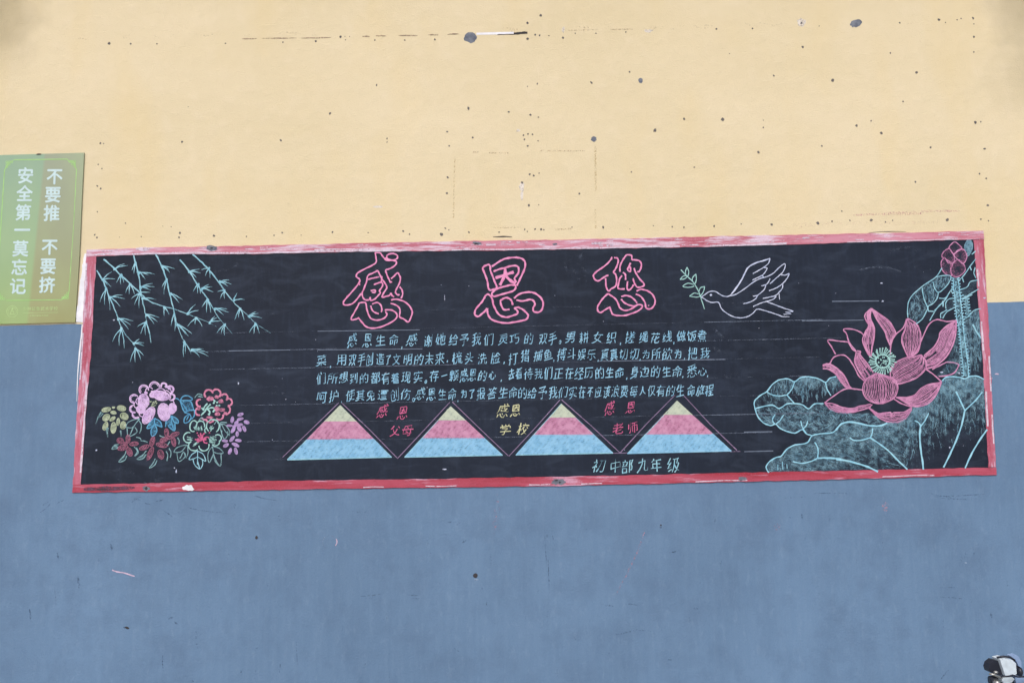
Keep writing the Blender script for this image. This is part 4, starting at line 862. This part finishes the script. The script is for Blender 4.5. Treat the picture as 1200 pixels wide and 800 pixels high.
# --- lotus leaves (shaded), stems, bud, flower
A3, A4, A5 = (875, 430, 6.15), (980, 455, 7.617), (1070, 430, 6.154)
def g3(L): return [zp(A3, *p) for p in L]
def g4(L): return [zp(A4, *p) for p in L]
def g5(L): return [zp(A5, *p) for p in L]
up_out = g3([(60,300),(55,250),(90,210),(145,175),(190,120),(240,90),(300,85),(345,105),(390,75),(450,70),(520,85),(568,110),(600,80),(645,68)])
front = g3([(60,300),(130,280),(190,275),(235,298),(290,265),(345,262),(400,270),(445,300),(490,265),(555,262)])
under = g3([(60,300),(80,355),(120,400),(170,420),(210,410),(240,440),(300,465),(350,475),(400,450),(430,480),(470,492)])
low1 = g3([(160,760),(140,720),(165,680),(215,650),(250,640),(290,590),(350,560),(435,545),(470,495),(530,480),(620,470),(660,430)])
low2 = g4([(0,372),(40,320),(100,300),(180,305),(260,325),(340,335),(400,330),(455,308)])
rtop = g5([(210,100),(235,75),(280,68),(340,75),(372,84),(410,68),(460,65),(512,88)])
petal_low = [(950 + a / 5.333, 350 + b_ / 5.333) for a, b_ in ((370,678),(410,730),(470,765),(530,772),(590,750),(630,700),(640,672),(700,665),(750,640),(790,590),(815,520))]
def noise2(x, y): return math.sin(x * .31 + 2 * math.sin(y * .17)) * math.sin(y * .27 + 1.7 * math.sin(x * .13))
# upper left leaf
poly_u = smooth_pts(up_out) + [zp(A3, 720, 150), zp(A3, 560, 230)] + smooth_pts(front)[::-1]
poly_f = smooth_pts(front) + [(982, 478), (1000, 484), (1018, 484), (1030, 488), (1038, 495)] + low2[::-1] + smooth_pts(low1)[::-1][:8] + smooth_pts(under)[::-1]
d = Draw()
fu = lambda x, y: max(.05, .62 - (y - 446 + (abs(x - 925) * .12)) * .026 + .1 * noise2(x, y)) if x > 925 else .34 + .12 * noise2(x, y)
d.fill(poly_u, step=1.6, fn=fu)
d.scribble(poly_u, 800, 8, 86, .8, .55, 14, fn=lambda x, y: max(0, 1 - (y - 444) * .035))
d.fill(poly_f, step=1.6, fn=lambda x, y: .30 + .14 * noise2(x * 1.3, y * 1.3))
d.scribble(poly_f, 1500, 8, lambda x, y: 20 + 30 * noise2(x * .4, y * .4), .8, .48, 30)
lf = d.build('chalk_lotus_leaf', M['leaf'], bb)
d = Draw(lo=.0022, hi=.003)
for P in (up_out, front, under): d.line(P, 1.5)
for P in ([(345,105),(325,160),(290,200)], [(290,200),(240,207),(185,200),(145,180)], [(290,200),(345,262)], [(568,110),(580,160),(608,205)], [(205,340),(187,372),(195,400),(212,412)], [(210,410),(240,385),(265,345)], [(390,385),(400,430),(430,478)], [(440,385),(430,420),(402,450)]):
    d.line(g3(P), 1.3)
d.build('leaf_outline', M['cyanb'], lf)
# broad lower leaf
poly_l = smooth_pts(low1)[:-2] + smooth_pts(low2) + petal_low[2:] + smooth_pts(rtop) + [(1158, 547), (1000, 550.5), (902, 553.5)]
EDGE = [(890, 548), (925, 520), (960, 508), (985, 499), (1035, 497), (1068, 482), (1100, 452), (1170, 441)]
def fl_(x, y):
    """how hard the chalk was rubbed: strongest under the upper rim, petering out towards the stalks"""
    for (x0, y0), (x1, y1) in zip(EDGE, EDGE[1:]):
        if x0 <= x <= x1: e = y0 + (y1 - y0) * (x - x0) / (x1 - x0)
    q = max(0, y - e); k = max(0, min(1, (x - 985) / 90))
    v = .50 + .12 * k - q * (.002 + .0048 * k) + .09 * noise2(x * 1.1, y * 1.1) + .06 * k * math.sin(x * 1.3)
    return max(0.02, v)
d = Draw(); d.fill(poly_l, step=1.8, fn=fl_)
d.scribble(poly_l, 3600, 9, lambda x, y: 12 if x < 1010 else (30 if x < 1060 else 86 - (x > 1110) * -6), .8, .5, 14, fn=lambda x, y: min(1, max(0, fl_(x, y) * 2.4 - .35)))
lf = d.build('chalk_lotus_leaf', M['leaf'], bb)
d = Draw(lo=.0022, hi=.003)
d.line(low1, 1.6); d.line(low2, 2.1); d.line(rtop, 1.7)
for P, ww in (([(490,540),(505,565),(515,600),(512,655)], 1.5), ([(335,680),(400,692),(470,675),(512,655)], 1.5), ([(225,700),(225,740)], .8), ([(258,680),(262,740)], .8), ([(290,695),(292,730)], .8)): d.line(g3(P), ww)
d.line(g3([(512,655),(600,655),(680,662)]) + g4([(0,632),(100,645),(200,672),(290,702),(372,742)]), 2.2)
for P, ww in (([(120,440),(160,462),(230,460),(305,438)], 1.5), ([(325,355),(320,400),(305,440)], 1.6), ([(305,440),(380,490),(470,560),(550,640),(635,722)], 1.7), ([(700,285),(735,305),(752,330)], 1.4), ([(825,220),(790,290),(752,340)], 1.4), ([(752,330),(745,430),(755,550),(770,650),(777,722)], 2.1)): d.line(g4(P), ww)
for P, ww in (([(310,175),(340,240),(372,310)], 1.8), ([(500,180),(450,240),(372,315)], 1.6), ([(372,315),(350,420),(310,530),(265,630),(220,722)], 2.0), ([(535,450),(490,510),(430,610),(375,728)], 2.0)): d.line(g5(P), ww)
d.build('leaf_vein', M['cyanb'], lf)
# upper right small leaves
U1, U2, Q6 = (1050, 275, 8.89), (1080, 345, 8), (1040, 355, 13.33)
def u1(L): return [zp(U1, *p) for p in L]
def u2(L): return [zp(U2, *p) for p in L]
lobes = [u1([(385,480),(430,430),(500,425),(572,432),(550,500),(500,560),(440,600),(400,550)]),
         u1([(272,555),(380,470),(400,550),(440,600),(430,660),(380,720),(320,745),(288,650)]),
         u1([(272,555),(180,620),(135,700),(120,790)]) + [(1063.3, 366), (1064, 372), (1068, 376), (1073.4, 379.4), (1080.5, 373.8), (1086.5, 363)] + u1([(320,745),(288,650)])]
d = Draw()
for P in lobes: d.fill(P, step=1.4, fn=lambda x, y: .34 + .16 * noise2(x * 1.8, y * 1.8)); d.scribble(P, 90, 6, 100, .8, .6, 25)
lf = d.build('chalk_lotus_leaf', M['leaf'], bb)
d = Draw(lo=.0022, hi=.003)
for P in (u1([(480,345),(415,440),(290,525),(180,620),(130,700),(120,790)]) + [(1063.3, 366), (1064, 372)], u1([(415,440),(500,425),(572,432),(550,500),(500,560),(440,600),(400,550),(385,490)]), u1([(440,600),(430,660),(380,720),(325,745)]), [(1073.4, 379.4), (1080.5, 373.8), (1086.5, 363), (1088, 358)], u1([(272,555),(288,650),(320,740),(340,790)])): d.line(P, 1.2)
d.build('leaf_outline', M['cyan'], lf)
d = Draw()
P = u1([(745,55),(715,130),(745,222),(785,170),(797,110),(770,48)]); d.fill(P, .75, 1.2); d.line(P, 1.3, closed=True)
d.build('chalk_lotus_leaf', M['leaf'], bb); d = Draw()
P = u1([(665,575),(740,545),(770,495),(852,472),(860,565),(770,620),(690,665)]); d.fill(P, .30, 1.5); d.build('chalk_lotus_leaf', M['leaf'], bb); d = Draw()
P = u2([(180,220),(180,180),(220,155),(240,140),(225,90),(260,50),(320,35),(350,100),(240,160),(198,222)]); d.fill(P, .34, 1.5); d.build('chalk_lotus_leaf', M['leaf'], bb); d = Draw()
P = u2([(390,235),(440,205),(490,150),(550,135),(580,420),(585,700),(450,770),(400,400)]); d.fill(P, step=1.5, fn=lambda x, y: .44 - max(0, y - 400) * .004 + .08 * math.sin(x * 1.2) - max(0, (x - 1145)) * .03)
d.scribble(P, 260, 10, 84, .8, .6, 8, fn=lambda x, y: .9 - max(0, y - 395) * .012)
d.build('chalk_lotus_leaf', M['leaf'], bb); d = Draw()
P = [(1122, 385), (1126, 400), (1129, 440), (1098, 440), (1108, 430), (1115, 410), (1120, 395)]; d.fill(P, .36, 1.5); d.scribble(P, 60, 8, 80, .8, .6, 10)
lf = d.build('chalk_lotus_leaf', M['leaf'], bb)
d = Draw(lo=.0022, hi=.003)
for P in (u1([(665,575),(740,545),(770,495),(800,480),(852,472)]), u1([(690,665),(770,620),(862,565)]), u1([(830,170),(790,205)]), u1([(832,250),(770,330),(710,420),(650,480)]), u1([(825,340),(812,400),(832,450)]), u1([(595,540),(545,620),(490,700),(400,790)]),
          u1([(450,660),(500,664),(540,640)]), u1([(690,450),(705,495)]), u1([(770,330),(785,370)]), u1([(520,770),(518,710),(555,668),(625,660)]), u1([(485,690),(490,750)]), u1([(575,580),(590,615)]),
          u2([(180,222),(180,180),(220,155),(240,140)]), u2([(198,222),(240,160),(335,108)]), u2([(380,50),(475,0)]), u2([(390,235),(440,205),(490,150),(555,132)]), u2([(60,155),(115,158)]), u2([(75,245),(150,120),(215,60),(250,0)]), u2([(205,105),(200,60)])): d.line(P, 1.15)
d.line(u2([(480,280),(510,340),(557,408)]), 1.9)
d.build('leaf_outline', M['cyan'], lf)
d = Draw()
Ls = [(1117,325.6),(1117.5,338),(1119,349),(1121.3,373.8),(1123.8,382.5),(1126.3,407.5),(1128.8,432.5),(1129.4,440.6)]; Rs = [(1122.5,325.6),(1124.8,342.5),(1127,365),(1128.5,375),(1130,395),(1133.8,420),(1135,440.6)]
d.fill(Ls + Rs[::-1], .34, 1.2); d.line(Ls, 1.0); d.line(Rs, 1.0)
L1 = [(1129.5,346),(1131,358),(1132.5,371)]; L2 = [(1133.5,347),(1135,360),(1136.5,371)]; d.fill(L1 + L2[::-1], .4, 1.2)
for P, sg, q in ((Ls, -1, 34), (Rs, 1, 34), (L1, -1, 8), (L2, 1, 8)):
    for x, y in resample(P, q): d.line([(x, y), (x + sg * random.uniform(1.6, 2.6), y + random.uniform(-.8, .4))], 1.3, sm=False)
for _ in range(60): 
    y = random.uniform(327, 440); x = 1117 + (y - 325) * .108 + random.uniform(.5, 5.5); d.line([(x, y), (x + random.uniform(-1.5, 1.5), y + 1.2)], .9, sm=False)
d.build('chalk_lotus_stem', M['cyanb'], bb)
d = Draw()
bud = [[(605,75),(555,125),(560,150),(600,200),(640,165),(685,140),(650,100)], [(550,145),(495,180),(478,225),(510,250),(580,290),(610,270),(595,200)], [(690,150),(620,190),(605,215),(640,255),(700,300),(738,240),(728,185)],
       [(505,240),(470,290),(480,360),(520,410),(578,430),(570,370),(590,310),(540,290)], [(640,260),(580,320),(570,380),(600,435),(650,435),(710,390),(720,340),(690,290)]]
bo = None
d = Draw(); 
for P in bud: d.line(u1(P), 1.1, closed=True)
bo = d.build('chalk_lotus_bud', M['petal'], bb)
for P in bud:
    q = Draw(); G = smooth_pts(u1(P), True); cx = sum(p[0] for p in G) / len(G); cy = sum(p[1] for p in G) / len(G)
    q.fill(G, step=1.0, fn=lambda x, y: .25 + .055 * math.hypot(x - cx, y - cy) + .1 * noise2(3 * x, 3 * y)); q.build('petal', M['petalf'], bo)

def zz(L): return [(950 + a / 5.333, 350 + b_ / 5.333) for a, b_ in L]
FW = Draw(lo=.0004, hi=.001)
for P in ([(85,650),(140,610),(190,575),(240,560),(325,570)],): FW.line(zz(P), 1.4)
flower = FW.build('chalk_lotus_flower', M['petal'], bb)
PET = [  # (outlines, hatched lobes (edge a, edge b, strokes))
 ([[(285,330),(240,270),(225,220),(205,190),(260,190),(310,208),(335,232)]], []),
 ([[(155,345),(130,300),(108,258),(180,265),(235,270)]], []),
 ([[(120,405),(145,365),(195,350),(235,370),(275,430),(300,480),(335,512)]], []),
 ([[(325,570),(280,563)]], [([(75,415),(110,405),(160,430),(210,480),(235,530),(248,556)], [(75,435),(110,440),(155,470),(190,520),(225,555),(280,565)], 5)]),
 ([[(235,270),(262,315),(285,330)]], [([(285,335),(275,390),(300,450),(340,507)], [(290,325),(312,330),(310,350),(350,400),(392,462)], 8)]),
 ([[(380,60),(345,90),(340,120),(362,160)]], [([(380,60),(352,100),(362,165),(340,210),(325,260),(345,320),(375,368)], [(382,62),(372,115),(395,170),(398,230),(385,300),(375,368)], 7), ([(380,60),(430,95),(490,140),(525,195),(530,225),(510,255),(498,292)], [(382,66),(420,140),(460,200),(480,255),(496,292)], 7)]),
 ([[(600,125),(580,180),(530,225),(502,285),(498,350)]], [([(602,130),(590,190),(570,240),(575,290),(612,368)], [(605,122),(660,155),(685,210),(685,280),(650,345),(614,370)], 10)]),
 ([[(640,355),(670,330),(685,280),(700,240),(740,160),(790,130),(850,142),(912,135)]], [([(905,138),(850,170),(810,210),(800,250),(770,300),(708,355)], [(910,135),(905,230),(870,330),(820,390),(770,425),(722,436)], 15)]),
 ([], [([(500,500),(500,440),(530,400),(590,370),(650,360),(690,350)], [(500,500),(540,532),(620,512),(680,480),(722,430),(718,385),(690,350)], 14)]),
 ([[(722,440),(770,475),(820,520)]], [([(535,615),(600,615),(650,600),(690,560),(740,535),(818,520)], [(535,615),(580,640),(640,672),(700,667),(750,642),(790,590),(818,520)], 11)]),
 ([[(760,440),(800,420),(850,395)], [(850,395),(890,398),(928,410)], [(928,410),(900,460),(850,480),(800,485)]], []),
 ([], [([(90,652),(140,655),(190,675),(250,685),(310,670),(375,658)], [(90,655),(130,695),(190,710),(250,710),(310,697),(375,675)], 6)]),
 ([[(520,625),(570,655),(632,675)], [(385,660),(365,680)]], [([(365,680),(420,715),(460,712),(500,710),(505,728),(520,710),(580,708),(632,680)], [(365,682),(410,730),(470,765),(530,773),(590,752),(632,690)], 7)]),
 ([], [([(410,465),(350,500),(325,560),(345,620),(400,650),(430,654)], [(412,465),(470,480),(525,505),(545,560),(520,620),(460,650),(432,654)], 18)])]
for outs, lobs in PET:
    q = Draw(lo=.001, hi=.0024)
    for P in outs: q.line(zz(P), 1.55)
    for a, b_, n_ in lobs:
        ga, gb = zz(a), zz(b_); q.fill(smooth_pts(ga) + smooth_pts(gb)[::-1], step=1.0, fn=lambda x, y: .24 + .08 * noise2(2 * x, 2 * y))
        q.hatch(ga, gb, n_ + 2, .85, 1.0); q.line(ga, 1.5); q.line(gb, 1.5)
    q.build('petal', M['petal'], flower)
q = Draw(lo=.0024, hi=.003); cx, cy = 950 + 450 / 5.333, 350 + 390 / 5.333
q.ring(cx, cy, 8.2, 7.8, 0, 2.0, 0, 360, n=26)
for k in range(30):
    a = 2 * math.pi * k / 30 + random.uniform(-.06, .06); r0, r1 = 9, random.uniform(13.2, 16.2)
    q.line([(cx + r0 * math.cos(a), cy + r0 * math.sin(a)), (cx + (r0 + r1) / 2 * math.cos(a + .05), cy + (r0 + r1) / 2 * math.sin(a + .05)), (cx + r1 * math.cos(a + .1), cy + r1 * math.sin(a + .1))], 1.2)
    q.blob(cx + r1 * math.cos(a + .1), cy + r1 * math.sin(a + .1), 1.0, 1.0, n=8)
for _ in range(32): a, r_ = random.uniform(0, 6.28), 6.6 * math.sqrt(random.random()); q.blob(cx + r_ * math.cos(a), cy + r_ * math.sin(a), random.uniform(.5, .9), random.uniform(.5, .9), n=7)
q.build('seed_head', M['greenl'], flower)

# ------------------------------------------------------------------ safety poster
pc = at(45, 379)
po = thing('safety_poster', (pc.x, 0, pc.z), 'green safety poster with white Chinese characters in two columns, left of the blackboard', 'poster')
slab('poster_sheet', [(-6, 182), (98.5, 179), (96, 230), (93, 300), (88, 377.5), (-14, 380)][::-1], 0.008, 0.0006, M['poster'], po)
pd = lambda: Draw(0.008, 0.0003, 0.0006)
d = pd()
for P, ww in (([(17, 187.3), (79, 186.6)], 1.0), ([(89.6, 199), (86.5, 260), (81, 341)], 1.0), ([(7, 352), (72, 351.2)], 1.0), ([(5.2, 200), (2.6, 240), (-1, 300), (-5, 341)], 1.0),
              ([(79, 186.6), (81, 190), (84, 188.5), (87, 191), (88, 195), (89.6, 199)], 1.0), ([(72, 351.2), (75, 348), (78, 349), (80, 345), (81, 341)], 1.0), ([(5.2, 200), (8, 194), (12, 190), (17, 187.3)], 1.0)): d.line(P, ww, jit=0, sm=False)
for cx, cy, sx, sy in ((87.5, 189.5, -1, 1), (8, 190, 1, 1), (79, 349, -1, -1), (-1, 350, 1, -1)):
    for i, (a, b_) in enumerate(((0, 0), (3, 0), (0, 3), (3, 3), (6, 0), (0, 6))): d.ring(cx + sx * a * .9, cy + sy * b_ * .9, 1.3, 1.3, 0, .8, n=6)
d.build('printed_border', M['plime'], po)
PT = [(64,206.5,'不'),(62,227.8,'要'),(60.6,249.5,'推'),(58.2,289,'不'),(56.4,311.5,'要'),(55.2,333.6,'挤')], [(30,205.6,'安'),(28.8,226.6,'全'),(27.2,248.8,'第'),(26,269.4,'一'),(24,291,'莫'),(22.6,313,'忘'),(21,335,'记')]
load_glyphs(''.join(c for L in PT for _, _, c in L) + '少林延鲁武术学校')
for L in PT:
    for x, y, ch in L:
        d = pd(); put(d, ch, x, y, 19.8, 0.5, 0.98, hand=False, lean=0.04); d.build('printed_character', M['pwhite'], po)
d = pd()
for i, ch in enumerate('少林延鲁武术学校'): put(d, ch, 29 + i * 5.2, 361.8 - i * .06, 5.0, 0.0, 1.0, hand=False)
d.line([(27, 366.6), (68, 366)], .5, sm=False, jit=0)
for i in range(11): d.line([(35 + i * 2, 369.6), (36.4 + i * 2, 369.6)], .9, sm=False, jit=.2)
d.build('printed_small_line', M['pfaint'], po)
d = pd(); d.ring(14.4, 365, 6.6, 6.6, 0, .6, n=26); d.ring(14.4, 365, 4.8, 4.8, 0, .4, n=22)
d.line([(12, 368), (14, 362), (15.4, 365), (17, 368), (12, 368)], .8, sm=False); d.blob(14.6, 361.6, .8, .8); d.build('printed_emblem', M['pfaint'], po)
for x, y in ((45.5, 180.6),):
    d = Draw(0.008, .0008, .001); d.blob(x, y + .2, 3.4, .8, -3); d.build('pin_mark', M['blackc'], po)

# ------------------------------------------------------------------ parked scooter whose handlebar enters the lower right corner
SY = 1.9
sp = lambda px, py, dy=0.0: at(px, py, SY + dy)
base = at(1230, 900, SY); k = (DIST - SY) / FPX
sc_ = thing('motor_scooter', (base.x, -SY, 0), 'black and white scooter parked by the wall, its handlebar in the lower right corner', 'scooter')
def ell(name, c, r, mat, rot=(0, 0, 0), nu=18, nv=10, parent=sc_):
    from mathutils import Euler
    E_ = Euler(rot).to_matrix(); v = []; f = []
    for j in range(nv + 1):
        for i in range(nu):
            a, b_ = 2 * math.pi * i / nu, math.pi * j / nv - math.pi / 2
            v.append(c + E_ @ Vector((r[0] * math.cos(a) * math.cos(b_), r[1] * math.sin(a) * math.cos(b_), r[2] * math.sin(b_))))
    for j in range(nv):
        for i in range(nu): f.append((j * nu + i, j * nu + (i + 1) % nu, (j + 1) * nu + (i + 1) % nu, (j + 1) * nu + i))
    return link(name, v, f, mat, parent, smooth=True)
def bar(name, pts, rad, mat, parent=sc_, seg=12): v, f = tube(pts, rad, seg); return link(name, v, f, mat, parent, smooth=True)
slab('mirror_back', [(1160,777),(1165,773),(1171,774),(1175,780),(1177,788),(1175,791),(1166,789.5),(1160,787),(1158.5,782)][::-1], SY + .02, SY - .01, M['s_black'], sc_)
slab('handlebar_cowl', [(1172,772.5),(1178,771),(1186,772.5),(1190.5,777),(1191.5,789),(1188,791),(1178,791),(1175.5,783)][::-1], SY + .035, SY - .01, M['s_white'], sc_)
slab('windscreen', [(1184,768),(1190,766.3),(1194,769),(1197,775),(1197,782),(1194,780),(1191,774),(1187,771)][::-1], SY + .015, SY - .005, M['s_pale'], sc_)
bar('cowl_rim', [sp(1168, 770, .02), sp(1176, 768.5, .025), sp(1184, 769.5, .025), sp(1189, 773, .02)], .0028, M['s_black'])
ell('dashboard', sp(1193, 786, .0), (.010, .02, .016), M['s_black'])
bar('cowl_seam', [sp(1173, 792.5, .045), sp(1181, 792, .045), sp(1187, 790.5, .045), sp(1192, 792.5, .04), sp(1206, 792.3, .04)], .0022, M['s_black'])
slab('lower_cowl', [(1174,793.5),(1186,792.5),(1189,795),(1186,799),(1180,801),(1175,799)][::-1], SY + .03, SY - .01, M['s_white'], sc_); slab('side_panel', [(1189.5,793),(1198,792.5),(1204,795),(1200,799),(1191,800)][::-1], SY + .025, SY - .01, M['s_pale'], sc_)
bar('brake_lever', [sp(1159, 789, .03), sp(1165, 790, .035), sp(1171, 792.5, .03), sp(1180, 797, .02)], [.0026, .0034, .0036, .0036], M['s_metal'])
ell('lever_pivot', sp(1167, 787, .035), (.006, .006, .004), M['s_metal'])
bar('handlebar_grip', [sp(1160, 797, .0), sp(1170, 797, .0), sp(1196, 802, .0)], .013, M['s_black'])
ell('switch_block', sp(1168, 799, .02), (.010, .012, .008), M['s_metal'])
cx = sp(1260, 800).x
bar('handlebar', [sp(1190, 800), (cx, -SY, sp(1190, 800).z + .01), (cx + (cx - sp(1190, 800).x), -SY, sp(1190, 800).z)], .011, M['s_metal'])
zt = sp(1190, 800).z
bar('steering_column', [(cx, -SY, zt), (cx, -SY + .06, .25)], .03, M['s_metal'])
v, f = [], []; box(v, f, cx - .17, cx + .17, -SY - .08, -SY - .03, .32, zt - .05); link('leg_shield', v, f, M['s_white'], sc_)
v, f = [], []; box(v, f, cx - .15, cx + .15, -SY - .53, -SY - .09, .24, .30); link('foot_board', v, f, M['s_black'], sc_)
v, f = [], []; box(v, f, cx - .14, cx + .14, -SY - 1.14, -SY - .54, .30, .66); link('rear_body', v, f, M['s_white'], sc_)
ell('seat', Vector((cx, -SY - .84, .68)), (.13, .34, .07), M['s_black'])
for yy in (.12, -1.05):
    pts = [(cx, -SY + yy + .2 * math.cos(a * math.pi / 12), .23 + .2 * math.sin(a * math.pi / 12)) for a in range(25)]
    wh = bar('wheel', pts, .035, M['s_tyre'], seg=8)
    bar('hub', [(cx - .04, -SY + yy, .23), (cx + .04, -SY + yy, .23)], .09, M['s_metal'], wh)
